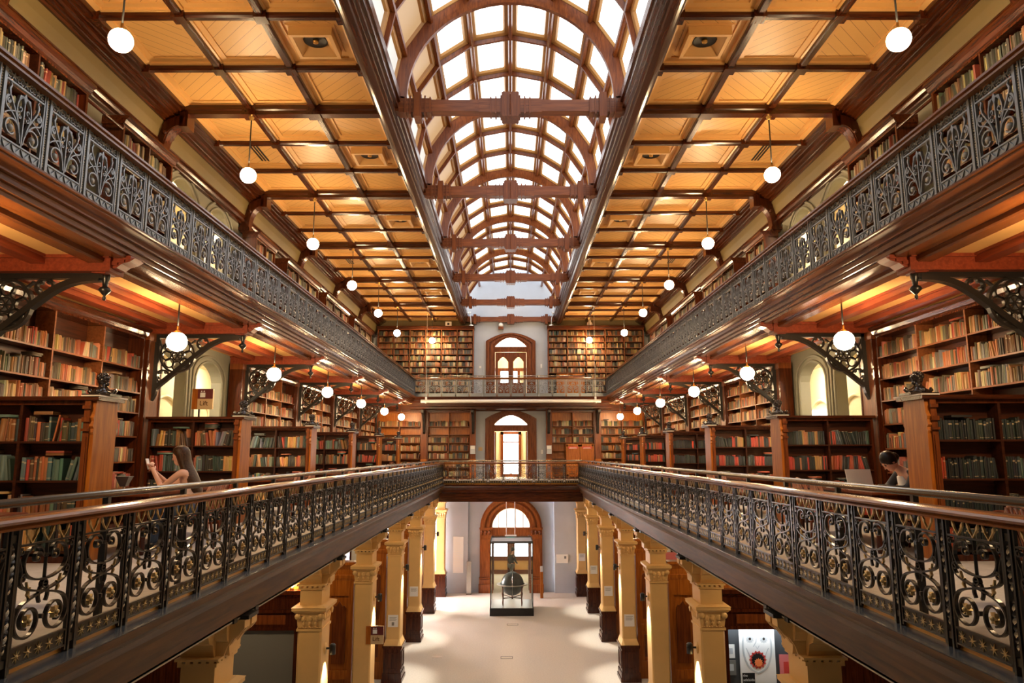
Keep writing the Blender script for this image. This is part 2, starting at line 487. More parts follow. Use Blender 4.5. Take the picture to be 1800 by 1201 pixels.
# end galleries
m = MB(); m.box(-XL, XL, YEL + .035, YW, H - 1.30, GF); m.box(-XL - .1, XL + .1, YEL + .16, YW, H - 1.86, H - 1.30); structure(m.obj('floor', 'carpet_grey'), 'floor of the lower gallery across the end')
m = MB()
prof = [(31.05, -1.315), (31.05, -1.345), (31.085, -1.36), (31.085, -1.385), (31.16, -1.45), (31.18, -1.54), (31.21, -1.56), (31.21, -1.66), (31.26, -1.69), (31.30, -1.70), (31.30, -2.06), (31.6, -2.06), (31.6, -1.315)]
m.prism([(y, H + z + .025) for y, z in prof], 'x', -3.1, 3.1, 0)
o = structure(m.obj('trim_1', 'wood_x'), 'moulded timber edge beam of the lower end gallery')
m = MB(); m.box(-2.95, 2.95, 31.222, 31.24, H - 1.289, GF + .004); m.obj('floor_nosing', 'nosing', o)
m = MB(); m.box(-XU - .2, XU + .2, YEU + .10, YW, H + 2.56, UF); structure(m.obj('floor', 'carpet_grey'), 'floor of the upper gallery across the end')
m = MB()
prof = [(34.06, 2.775), (34.06, 2.745), (34.12, 2.71), (34.16, 2.66), (34.175, 2.60), (34.22, 2.585), (34.22, 2.50), (34.30, 2.43), (34.30, 2.38), (34.42, 2.38), (34.42, 2.775)]
m.prism([(y, H + (z if z < 2.5 else 2.5 + (z - 2.5) * .745)) for y, z in prof], 'x', -4.75, 4.75, 0)
o = structure(m.obj('trim_2', 'wood_x'), 'moulded timber edge beam of the upper end gallery')
m = MB(); m.box(-4.9, 4.9, 34.42, YW, H + 2.40, H + 2.56); structure(m.obj('ceiling', 'cream'), 'soffit under the upper end gallery')
m = MB(); m.prism([(y, H + z) for y, z in [(34.75, 2.40), (34.75, 2.30), (34.82, 2.27), (34.82, 2.18), (35.0, 2.12), (35.0, 2.40)]], 'x', -4.9, 4.9); m.box(-6.6, 6.6, 35.45, YW, H + 2.10, H + 2.40)
structure(m.obj('trim_3', 'wood_x'), 'timber wall beam under the upper end gallery')

# ------------------------------------------------------------------ long walls with paired arches
def arch_z(t, zs, rise):
    t = abs(t)
    return zs + rise * (max(0.0, 1 - t ** 1.9) ** 0.62)
def arch_pts(c0, c1, zs, rise, n=18):
    c, hw = (c0 + c1) / 2, (c1 - c0) / 2
    return [(c + hw * (-1 + 2 * i / n), arch_z(-1 + 2 * i / n, zs, rise)) for i in range(n + 1)]
ARCH = [(13.86, 15.34), (15.76, 17.24)]
def side_wall(s):
    m = MB(s)
    top = H + 7.1
    a, b = 13.5, 17.6
    m.box(XW, XW + .3, Y0, a, 0, top, 0)
    m.box(XW, XW + .3, b, YW + .3, 0, top, 0)
    m.box(XW, XW + .25, a, b, 0, GF + .5, 0)
    levels = [(GF + .5, H + 1.70, .40, H + 2.75), (UF + .3, H + 5.18, .62, top)]
    m.box(XW, XW + .25, a, b, H + 2.75, UF + .3, 0)
    mo = MB(s)
    for zb, zs, rise, zt in levels:
        edges = [a, ARCH[0][0], ARCH[0][1], ARCH[1][0], ARCH[1][1], b]
        for i in (0, 2, 4):
            m.box(XW, XW + .25, edges[i], edges[i + 1], zb, zt, 0)
        for c0, c1 in ARCH:
            ap = arch_pts(c0, c1, zs, rise)
            m.prism([(c0, zt)] + ap + [(c1, zt)], 'x', XW, XW + .25, 0)
            # moulded surround
            for off, pr in ((.0, .02), (.13, .035)):
                path = [(XW - pr / 2, c0 - .02 - off, zb)] + [(XW - pr / 2, (y - (c0 + c1) / 2) * (1 + off * 1.35) + (c0 + c1) / 2, z + .02 + off * .9) for y, z in ap] + [(XW - pr / 2, c1 + .02 + off, zb)]
                mo.tube(path, .028, 6, 0)
    o = structure(m.obj('wall_%s' % SIDE[s], 'sage'), 'sage plaster long wall on the %s' % SIDE[s])
    mo.obj('arch_moulding', 'sage', o)
    # olive cove between the two timber mouldings
    m = MB(s)
    m.prism([(6.76, H + 6.56), (6.775, H + 6.42), (6.80, H + 6.28), (6.84, H + 6.15), (6.89, H + 6.02), (7.0, H + 6.02), (7.0, H + 6.56)], 'y', YS, YW, 0)
    structure(m.obj('trim_9', 'olive'), 'olive painted cove under the ceiling on the %s' % SIDE[s])
    m = MB(s)
    m.box(6.985, XW, YS, YW, UF, H + 6.0, 0)
    # corridor seen through the arches
    m = MB(s)
    for z0, z1 in ((GF, H + 2.46), (UF, H + 6.1)):
        m.box(9.0, 9.1, 12.4, 23.6, z0 - .05, z1, 0)
        m.box(XW + .25, 9.0, 12.3, 12.4, z0 - .05, z1, 0)
        m.box(XW + .25, 9.0, 23.5, 23.6, z0 - .05, z1, 0)
        m.box(XW + .3, 9.1, 12.3, 23.6, z1, z1 + .08, 0)
        m.box(XW + .3, 9.1, 12.3, 23.6, z0 - .1, z0 - .05, 0)
        for c in (14.4, 16.5, 18.6, 20.7, 22.8):                        # blind arches of the far side
            ap = arch_pts(c - .62, c + .62, z0 + 2.35, .38)
            m.tube([(8.98, c - .62, z0 + .3)] + [(8.98, y, z) for y, z in ap] + [(8.98, c + .62, z0 + .3)], .05, 6, 0)
        m.box(8.90, 9.0, 12.4, 23.5, z0 + 1.62, z0 + 1.74, 0)
        m.box(8.94, 9.0, 12.4, 23.5, z0 + 1.40, z0 + 1.44, 0)
    structure(m.obj('wall_corridor', 'cream_wall'), 'cream corridor behind the %s arches' % SIDE[s])
    if s == 1:
        m = MB(1)
        m.box(8.93, 8.96, 19.9, 21.5, GF + 1.0, GF + 2.45, 0)
        structure(m.obj('window_1', 'day_soft'), 'daylit frosted window of the corridor behind the right arches')
        m = MB(1)
        m.box(8.9, 8.96, 20.68, 20.72, GF + 1.0, GF + 2.45, 0); m.box(8.9, 8.96, 19.84, 21.56, GF + 1.75, GF + 1.80, 0)
        structure(m.obj('trim_4', 'white'), 'white bars of the corridor window')
    for zz in (H + 2.38, H + 5.9):  # unseen lamps added to brighten the corridor behind the arches
        for yy in (15.5, 20.0):
            m = MB(s)
            m.lathe([(.001, .0), (.18, .0), (.20, .03), (.18, .06), (.001, .06)], (8.1, yy, zz), 14)
            lp = m.obj('added_corridor_lamp', 'lamp_cor_added')
            tag(lp, 'added unseen lamp behind the %s arches of the %s gallery, %s one' % (SIDE[s], 'lower' if zz < H + 4 else 'upper', 'nearer' if yy < 18 else 'farther'), 'lamp', 'added corridor lamps behind the arches')
for s in (-1, 1): side_wall(s)
# timber mouldings along the long walls
for s in (-1, 1):
    m = MB(s)
    prof = [(6.38, 6.96), (6.38, 6.73), (6.43, 6.72), (6.43, 6.69), (6.50, 6.675), (6.50, 6.65), (6.57, 6.63), (6.585, 6.59), (6.66, 6.575), (6.66, 6.55), (6.72, 6.54), (6.73, 6.50), (6.80, 6.50), (6.80, 6.96)]
    m.prism([(x, H + z - .06) for x, z in prof], 'y', YS, YW, 0)
    structure(m.obj('trim_5', 'wood_y'), 'stepped timber cornice where the ceiling meets the %s cove' % SIDE[s])
    m = MB(s)
    prof = [(7.0, 6.10), (6.86, 6.10), (6.83, 6.07), (6.83, 6.04), (6.87, 6.02), (6.87, 5.98), (6.84, 5.96), (6.86, 5.92), (6.93, 5.90), (6.93, 5.87), (7.0, 5.86)]
    m.prism([(x, H + z) for x, z in prof], 'y', YS, YW, 0)
    structure(m.obj('trim_6', 'wood_y'), 'timber picture rail under the %s cove' % SIDE[s])
    m = MB(s)
    m.box(6.05, XW, YS, 13.0, 0, .3, 0)
# ------------------------------------------------------------------ end wall
def end_wall():
    m = MB()
    top = H + 6.95
    m.box(-7.3, -1.1, YW, YW + .4, 0, top); m.box(1.1, 7.3, YW, YW + .4, 0, top)
    m.box(-2.3, 2.3, YW, YW + .4, top - .1, H + 9.3)
    ops = [(.93, 0, 3.05, .93, GF - .3, True), (.82, GF, H + 1.48, .42, UF - .1, False), (.80, UF, H + 5.42, .42, top, False)]
    for hw, zb, zs, rise, zt, rnd_ in ops:
        m.box(-1.1, -hw, YW, YW + .4, zb, zt); m.box(hw, 1.1, YW, YW + .4, zb, zt)
        if rnd_: ap = [(-hw * math.cos(PI * i / 20), zs + hw * math.sin(PI * i / 20)) for i in range(21)]
        else: ap = [(-hw + 2 * hw * i / 16, zs + rise * (1 - (-1 + 2 * i / 16) ** 2)) for i in range(17)]
        m.prism([(-hw, zt)] + ap + [(hw, zt)], 'y', YW, YW + .4)
    m.box(-1.1, 1.1, YW, YW + .4, GF - .3, GF); m.box(-1.1, 1.1, YW, YW + .4, UF - .1, UF)
    for s in (-1, 1):                       # shallow pilasters beside the ground-floor doorway
        x0, x1 = sorted((s * 2.1, s * 3.45))
        m.box(x0, x1, YW - .22, YW, 0, H - 1.9)
    o = structure(m.obj('wall_end', 'grey_wall'), 'blue grey end wall with three doorways one above another')
    m = MB()
    for s in (-1, 1):
        x0, x1 = sorted((s * 3.45, s * 7.0))
    # rooms beyond the doorways
    m = MB()
    for x in (-2.6, 2.5): m.box(x, x + .1, YW + .4, 41.6, 0, 4.6)
    m.box(-2.6, 2.6, 41.5, 41.6, 0, 4.6); m.box(-2.6, 2.6, YW + .4, 41.6, 4.5, 4.6)
    structure(m.obj('wall_entry', 'cream_wall'), 'cream walls of the entrance lobby beyond the arch')
    m = MB()
    for z0, z1 in ((GF, UF - .2), (UF, H + 6.9)):
        for x in (-1.6, 1.5): m.box(x, x + .1, YW + .4, 39.1, z0, z1)
        m.box(-1.6, 1.6, 39.0, 39.1, z0, z1); m.box(-1.6, 1.6, YW + .4, 39.1, z1 - .1, z1)
        m.box(-1.6, 1.6, YW + .3, 39.1, z0 - .1, z0)
    structure(m.obj('wall_landing', 'cream_wall'), 'cream walls of the landings beyond the gallery doorways')
end_wall()
for s in (-1, 1):
    m = MB(s); m.box(1.86, 6.8, YW - .03, YW, H + 6.15, H + 6.9); structure(m.obj('trim_9', 'olive'), 'olive strip of the end wall above the %s upper bookcase' % SIDE[s])
m = MB(); m.box(-7.3, 7.3, Y0 - .2, Y0, 0, H + 9.3); structure(m.obj('wall_back', 'sage'))

# ------------------------------------------------------------------ ceilings with coffers
XC = [2.60, 3.867, 5.133, 6.40]
ZP = H + 6.84
def ceiling(s):
    m = MB(s)
    rows = []
    k = -1
    while True:
        for j in range(3):
            y0 = YK(k) + BAY / 3 * j
            y1 = y0 + BAY / 3
            if y0 >= YW - .1: break
            rows.append((k, j, y0, min(y1, YW)))
        k += 1
        if YK(k) >= YW: break
    for r, (k, j, y0, y1) in enumerate(rows):
        for c in range(3):
            x0, x1 = XC[c], XC[c + 1]
            b = .20
            xi0, xi1, yi0, yi1 = x0 + b, x1 - b, y0 + b, y1 - b
            zi, zo = ZP, ZP - .10
            m.add([(xi0, yi0, zi), (xi1, yi0, zi), (xi1, yi1, zi), (xi0, yi1, zi)], [(0, 3, 2, 1)], (r + c) % 2)
            o_ = [(x0, y0, zo), (x1, y0, zo), (x1, y1, zo), (x0, y1, zo)]
            mid = [(x0 + .10, y0 + .10, zo + .035), (x1 - .10, y0 + .10, zo + .035), (x1 - .10, y1 - .10, zo + .035), (x0 + .10, y1 - .10, zo + .035)]
            mi2 = [(x, y, zo + .07) for x, y, z in mid]
            i_ = [(xi0, yi0, zo + .075), (xi1, yi0, zo + .075), (xi1, yi1, zo + .075), (xi0, yi1, zo + .075)]
            i2 = [(x, y, zi) for x, y, z in i_]
            m.add(o_ + mid + mi2 + i_ + i2, [(q + p, q + (p + 1) % 4, q + 4 + (p + 1) % 4, q + 4 + p) for q in (0, 4, 8, 12) for p in range(4)], 2)
    m.box(2.3, 7.3, YS, YW + .3, ZP + .03, ZP + .2, 2)
    o = structure(m.obj('ceiling_%s' % SIDE[s], ['plank_a', 'plank_b', 'cream']), 'coffered ceiling of cream boards and dark beams on the %s' % SIDE[s])
    for r, (k, j, y0, y1) in enumerate(rows):
        m = MB(s)
        if j == 0:
            prof = [(y0 - .12, ZP - .06), (y0 - .12, ZP - .15), (y0 - .09, ZP - .17), (y0 - .09, ZP - .24), (y0 + .09, ZP - .24), (y0 + .09, ZP - .17), (y0 + .12, ZP - .15), (y0 + .12, ZP - .06)]
            m.prism([(y, z) for y, z in prof], 'x', 2.55, 6.42, 0)
            m.obj('main_beam', 'wood_x', o)
        else:
            m.prism([(y0 - .06, ZP - .04), (y0 - .06, ZP - .13), (y0 - .04, ZP - .16), (y0 + .04, ZP - .16), (y0 + .06, ZP - .13), (y0 + .06, ZP - .04)], 'x', 2.55, 6.42, 0)
            m.obj('cross_beam', 'wood_x', o)
    for x in XC[1:3]:
        m = MB(s)
        m.prism([(x - .065, ZP - .04), (x - .065, ZP - .13), (x - .045, ZP - .155), (x + .045, ZP - .155), (x + .065, ZP - .13), (x + .065, ZP - .04)], 'y', YS, YW, 0)
        for k, j, y0, y1 in rows:
            q = .13 if j == 0 else .10
            m.box(x - q, x + q, y0 - q, y0 + q, ZP - (.265 if j == 0 else .185), ZP - .05, 0)
        m.obj('long_beam', 'wood_y', o)
    m = MB(s)
    for k, j, y0, y1 in rows:
        m.box(6.33, 6.47, y0 - .1, y0 + .1, ZP - .22, ZP - .05); m.box(2.56, 2.70, y0 - .1, y0 + .1, ZP - .20, ZP - .05)
    m.obj('end_blocks', 'wood', o)
    # vents
    for k in range(0, 7):
        yc = YK(k) - BAY / 2
        x = (XC[0] + XC[1]) / 2
        v = thing('ceiling_vent', 'square air vent beside the skylight, %s of its row on the %s ceiling' % (ORD[k], SIDE[s]), 'vent', (s * x, yc, ZP))
        q = .35
        b = MB(); b.box(-q - .05, q + .05, -q - .05, q + .05, -.02, .004)
        for a0, a1, c0, c1 in ((-q, q, -q, -q + .06), (-q, q, q - .06, q), (-q, -q + .06, -q + .06, q - .06), (q - .06, q, -q + .06, q - .06)):
            b.box(a0, a1, c0, c1, -.17, 0)
        e = q - .062
        b.add([(-e, -e, -.16), (e, -e, -.16), (e, e, -.16), (-e, e, -.16)] + [(.24 * math.cos(PI * (5 / 4 + i / 2)) , .24 * math.sin(PI * (5 / 4 + i / 2)), -.03) for i in range(4)], [(i, (i + 1) % 4, 4 + (i + 1) % 4, 4 + i) for i in range(4)])
        b.obj('housing', 'cream', v)
        b = MB(); b.lathe([(.19, -.028), (.20, -.06), (.17, -.05), (.02, -.035)], (0, 0, 0), 20); b.obj('fan_mouth', 'black', v)
        b = MB(); b.lathe([(.05, -.04), (.045, -.09), (.001, -.095)], (0, 0, 0), 12); b.obj('nozzle', 'brass', v)
        if k % 2 == 1:
            x = (XC[2] + XC[3]) / 2
            v = tag(MBslots(s, x, yc), 'three slotted air grille in the coffer beside the %s cornice, %s of its row' % (SIDE[s], ['nearest', 'second', 'farthest'][k // 2]), 'vent')
def MBslots(s, x, yc):
    b = MB()
    for i in range(3):
        b.box(-.09 + i * .07, -.05 + i * .07, -.42, .42, -.012, .004)
    return b.obj('slot_vent', 'black', None, (s * x, yc, ZP))
for s in (-1, 1): ceiling(s)

# ------------------------------------------------------------------ skylight
ZS = H + 6.98
RS = 2.30
NSEG = 8
sk = structure(link('skylight', None), 'barrel-vaulted glass skylight with dark timber ribs')
def sp_(a, r): return (r * math.cos(a), ZS + r * math.sin(a))
g, fr = MB(), MB()
ylines = []
k = -1
while YK(k) < YW + .1:
    for j in range(3): ylines.append((k, j, YK(k) + BAY / 3 * j))
    k += 1
ylines = [t for t in ylines if t[2] < YW + .3]
for i in range(len(ylines) - 1):
    y0, y1 = ylines[i][2], min(ylines[i + 1][2], YW)
    if y1 - y0 < .3: continue
    for q in range(NSEG):
        a0, a1 = PI * q / NSEG, PI * (q + 1) / NSEG
        p0, p1 = sp_(a0, RS), sp_(a1, RS)
        def P(u, v, d):
            x = p0[0] + (p1[0] - p0[0]) * u; z = p0[1] + (p1[1] - p0[1]) * u
            am = (a0 + a1) / 2
            return (x + d * math.cos(am), y0 + (y1 - y0) * v, z + d * math.sin(am))
        iu, iv = .17, .11
        # left side is q near NSEG-1 (x negative)
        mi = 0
        if y1 < 6.5: mi = 3  # unseen near panes boarded over to darken the near end
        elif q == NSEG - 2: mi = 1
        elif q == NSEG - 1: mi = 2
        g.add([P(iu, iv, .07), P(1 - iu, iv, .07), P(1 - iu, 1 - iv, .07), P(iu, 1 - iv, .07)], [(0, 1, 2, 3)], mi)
        o_ = [P(0, 0, 0), P(1, 0, 0), P(1, 1, 0), P(0, 1, 0)]
        i_ = [P(iu - .03, iv - .02, .02), P(1 - iu + .03, iv - .02, .02), P(1 - iu + .03, 1 - iv + .02, .02), P(iu - .03, 1 - iv + .02, .02)]
        j_ = [P(iu, iv, .07), P(1 - iu, iv, .07), P(1 - iu, 1 - iv, .07), P(iu, 1 - iv, .07)]
        fr.add(o_ + i_ + j_, [(z + p, z + (p + 1) % 4, z + 4 + (p + 1) % 4, z + 4 + p) for z in (0, 4) for p in range(4)], 0)
g.obj('glazing_and_boards', ['sky_pane', 'sky_dim', 'sky_mid', 'cream'], sk)
fr.obj('pane_surround', 'pane_sur', sk)
for q in range(0, NSEG + 1):
    a = PI * q / NSEG
    m = MB()
    c = (math.cos(a), math.sin(a)); t = (-math.sin(a), math.cos(a))
    pts = []
    for dr, dt in ((.02, -.05), (-.05, -.05), (-.09, -.025), (-.09, .025), (-.05, .05), (.02, .05)):
        r = RS + dr
        pts.append((r * c[0] + dt * t[0], ZS + r * c[1] + dt * t[1]))
    m.prism(pts, 'y', YS, YW, 0)
    m.obj('purlin', 'wood_mid', sk)
def chord_rib(m, y, w, r0, r1, nseg, a_off=0):
    n = nseg
    vs = []
    for i in range(n + 1):
        a = PI * i / n
        for r, dy in ((r0, -w), (r1, -w * .6), (r1, w * .6), (r0, w)):
            vs.append((r * math.cos(a), y + dy, ZS + r * math.sin(a)))
    m.add(vs, [(i * 4 + j, i * 4 + (j + 1) % 4, i * 4 + 4 + (j + 1) % 4, i * 4 + 4 + j) for i in range(n) for j in range(4)], 0)
for k, j, y in ylines:
    if y > YW: continue
    m = MB()
    if j == 0:
        chord_rib(m, y, .13, RS + .02, RS - .16, 32)
        chord_rib(m, y, .08, RS - .15, RS - .25, 32)
        m.obj('arch_rib', 'wood_mid', sk)
    else:
        chord_rib(m, y, .05, RS + .02, RS - .085, NSEG)
        m.obj('rib', 'wood_mid', sk)
for s in (-1, 1):
    m = MB(s)
    prof = [(2.64, 6.98), (2.64, 6.68), (2.60, 6.66), (2.60, 6.61), (2.55, 6.60), (2.55, 6.55), (2.50, 6.53), (2.46, 6.50), (2.36, 6.50), (2.34, 6.53), (2.30, 6.55), (2.30, 6.60), (2.25, 6.62), (2.25, 6.70), (2.20, 6.72), (2.20, 6.82), (2.16, 6.84), (2.16, 7.02), (2.64, 7.02)]
    m.prism([(x, H + z) for x, z in prof], 'y', YS, YW, 0)
    m.obj('edge_beam', 'wood_y', sk)
m = MB(); m.box(-2.9, 2.9, YS, YW + .3, H + 9.4, H + 9.5)
# tie beams
def tie():
    t = thing('tie_beam', 'carved cedar tie beam across the skylight, nearest the camera', 'beam', (0, YK(2), H + 6.77), group='carved tie beams under the skylight')
    b = MB()
    b.box(-2.25, 2.25, -.11, .11, -.12, .12)
    b.box(-.62, .62, -.125, .125, -.145, .145); b.box(-2.2, -1.55, -.125, .125, -.145, .145); b.box(1.55, 2.2, -.125, .125, -.145, .145)
    b.obj('bar', 'wood_tie', t)
    for x in (-1.82, 0, 1.82):
        b = MB()
        for dx, h in ((.40, .165), (.30, .18), (.20, .20)) if x == 0 else ((.26, .165), (.16, .19), (.08, .215)):
            b.box(x - dx, x - dx + .03, -.14, .14, -h, h); b.box(x + dx - .03, x + dx, -.14, .14, -h, h)
        q = .17 if x == 0 else .07
        b.box(x - q, x + q, -.17, .17, -.25, .25)
        if x == 0:
            for u in (-.15, -.06, .03, .12): b.box(u, u + .035, -.18, .18, -.26, .26)
            for i in range(12): b.ball((0, -.185, -.2 + .036 * i), .013, 6, 4)
        b.obj('collar', 'wood_mid', t)
    return t
t0 = tie()
for k in (3, 4, 5, 6):
    dup(t0, (0, YK(k), H + 6.77), 0, 'carved cedar tie beam across the skylight, %s from the camera' % ORD[k - 2])
dup(t0, (0, YW - .2, H + 6.77), 0, 'carved cedar tie beam against the blue grey end wall')
dup(t0, (0, YK(1), H + 6.77), 0, 'carved cedar tie beam overhead, cut by the top of the picture')
# S-shaped ceiling consoles on the long walls
def console():
    t = thing('ceiling_bracket', '', 'bracket')
    b = MB()     # local: wall at x=0, void towards +x, z=0 at the beam underside
    outer = bez((-.02, -.80), (-.02, -.30), (.10, -.04), (.58, .02), 14)
    inner = bez((.58, -.20), (.38, -.22), (.22, -.30), (.20, -.80), 14)
    b.prism(outer + inner, 'y', -.12, .12, 0)
    b.prism([(x * .98 + .03, z - .03) for x, z in outer] + [(x * .95 - .01, z - .01) for x, z in inner], 'y', -.15, -.12, 0)
    b.prism([(x * .98 + .03, z - .03) for x, z in outer] + [(x * .95 - .01, z - .01) for x, z in inner], 'y', .12, .15, 0)
    b.obj('scroll', 'wood', t)
    b = MB(); b.box(-.04, .24, -.16, .16, -.86, -.78); b.box(.0, .2, -.13, .13, -.92, -.86)
    b.obj('foot_block', 'wood', t)
    b = MB(); b.box(.50, .66, -.15, .15, -.24, .06); b.ball((.23, -.155, -.36), .05, 10, 6); b.ball((.23, .155, -.36), .05, 10, 6)
    b.obj('head_block', 'wood', t)
    return t
c0 = console()
for k in range(1, 7):
    for s in (-1, 1):
        o = c0 if (k == 1 and s == -1) else copy_tree(c0)
        o.location = (s * 6.96, YK(k), H + 6.56); o.rotation_euler = (0, 0, PI if s == 1 else 0)
        tag(o, 'dark S-shaped timber console under the ceiling beam, %s along the %s wall' % (ORD[k - 1], SIDE[s]), 'bracket', 'S-shaped ceiling consoles')
# ------------------------------------------------------------------ balustrades
PW = (YEL - 2.4) / 44            # panel pitch
def lower_parts():
    """one ironwork panel of the lower balustrade, local x along the rail, z up from the kerb"""
    d = {}
    b = MB()
    for u in (-.268, .268): b.flat([(u, .03), (u, .92)], .014, .022)
    for v in (.062, .170, .808): b.flat([(-.268, v), (.268, v)], .013, .022)
    for s in (-1, 1):
        sp = spiral((.135, .318), .050, .128, 60 - 500, 60, 42, s)
        tail = bez((s * .199, .429), (s * .11, .478), (-s * .09, .485), (-s * .185, .53), 10) + bez((-s * .185, .53), (-s * .24, .552), (-s * .252, .612), (-s * .218, .622), 6)[1:]
        b.flat(sp + tail[1:], .0135, .026)
        b.flat(spiral((.212, .598), .008, .027, -300, 110, 14, -s), .010, .026)
        h = bez((0, .565), (s * .10, .562), (s * .205, .595), (s * .212, .68), 9) + bez((s * .212, .68), (s * .212, .755), (s * .16, .793), (s * .105, .788), 8)[1:] + bez((s * .105, .788), (s * .06, .785), (s * .032, .752), (s * .045, .715), 6)[1:]
        b.flat(h, .0125, .026)
        b.flat(spiral((.088, .712), .010, .043, -190, 175, 18, s), .011, .026)
        b.flat(spiral((.240, .768), .007, .022, -250, 100, 14, s), .010, .024)
        b.flat(bez((s * .258, .73), (s * .252, .69), (s * .22, .66), (s * .23, .62), 6), .008, .02)
        b.flat([(s * .266, .305), (s * .252, .305)], .020, .02)
        b.flat(bez((s * .03, .515), (s * .045, .475), (s * .055, .455), (s * .03, .415), 6), .015, .02)
    b.flat([(0, .305), (0, .335)], .018, .026)
    b.flat(circ((0, .53), .026, 14), .009, .026, closed=True)
    b.flat([(-.02, .53), (.02, .53)], .006, .02)
    b.flat([(0, .56), (0, .808)], .007, .02)
    b.flat(circ((0, .72), .012, 10), .006, .02, closed=True)
    d['panel'] = (b.mesh('panel', ['iron']), None)
    b = MB(); b.star((0, 0), .018, .040, 6, .03, 0); b.ball((0, -.018, 0), .016, 8, 5); b.ball((0, .018, 0), .016, 8, 5)
    d['rosette'] = b.mesh('rosette', ['gilt'])
    b = MB()
    b.box(-.26, .26, -.004, .004, .069, .163, 1)
    for i in range(5):
        x = -.205 + .1025 * i
        b.star((x, .116), .010, .042, 6 if i % 2 else 8, .018, 0, rot=PI / 4)
        b.ball((x, -.006, .116), .012, 6, 4)
    d['flower_band'] = b.mesh('flower_band', ['gilt', 'iron'])
    b = MB()
    for i in range(3):
        x = -.155 + .155 * i
        for q in (-1, 1):
            b.flat(bez((x, .808), (x + q * .004, .835), (x + q * .03, .845), (x + q * .036, .868), 5), .008, .014)
            b.flat([(x + q * .034, .858), (x + q * .046, .884), (x + q * .056, .912)], [.004, .022, .003], .012)
    for q in (-1, 1):
        b.flat([(q * .13, .53), (q * .15, .485), (q * .125, .45)], [.004, .018, .004], .016)
        b.flat([(q * .168, .57), (q * .155, .52), (q * .137, .485)], [.004, .014, .003], .016)
        b.ball((q * .088, 0, .712), .013, 8, 5); b.ball((q * .240, 0, .768), .009, 6, 4); b.ball((q * -.212, 0, .598), .010, 6, 4)
    d['gilt_pattern'] = b.mesh('gilt_pattern', ['gilt'])
    b = MB()
    for u in (-.032, .032):
        b.flat([(u, 0), (u, .92)], .018, .034)
    b.flat([(-.03, .86), (.03, .86)], .05, .02); b.flat([(-.03, .10), (.03, .10)], .05, .02)
    d['post'] = b.mesh('post', ['iron'])
    b = MB()
    for z0, z1 in ((.16, .48), (.52, .82)):
        n = 40
        vs, fs = [], []
        for i in range(n + 1):
            a = i / n * PI * 4.0
            r = .022 * (math.sin(PI * min(1, max(0, (i + .6) / (n + 1.2)))) ** .35)
            for j in range(4): vs.append((r * math.cos(a + j * PI / 2), r * math.sin(a + j * PI / 2), z0 + (z1 - z0) * i / n))
        for i in range(n):
            for j in range(4): fs.append((i * 4 + j, i * 4 + (j + 1) % 4, i * 4 + 4 + (j + 1) % 4, i * 4 + 4 + j))
        b.add(vs, fs)
        for q in range(len(fs)): b.m[len(b.m) - len(fs) + q] = q % 2  # every second face paler so the twist stands out
    d['twist'] = b.mesh('twist', ['gilt_d', 'iron'])
    for me in (d['panel'][0], d['flower_band'], d['gilt_pattern'], d['post'], d['twist']):
        for v in me.vertices: v.co.z *= .93
    return d
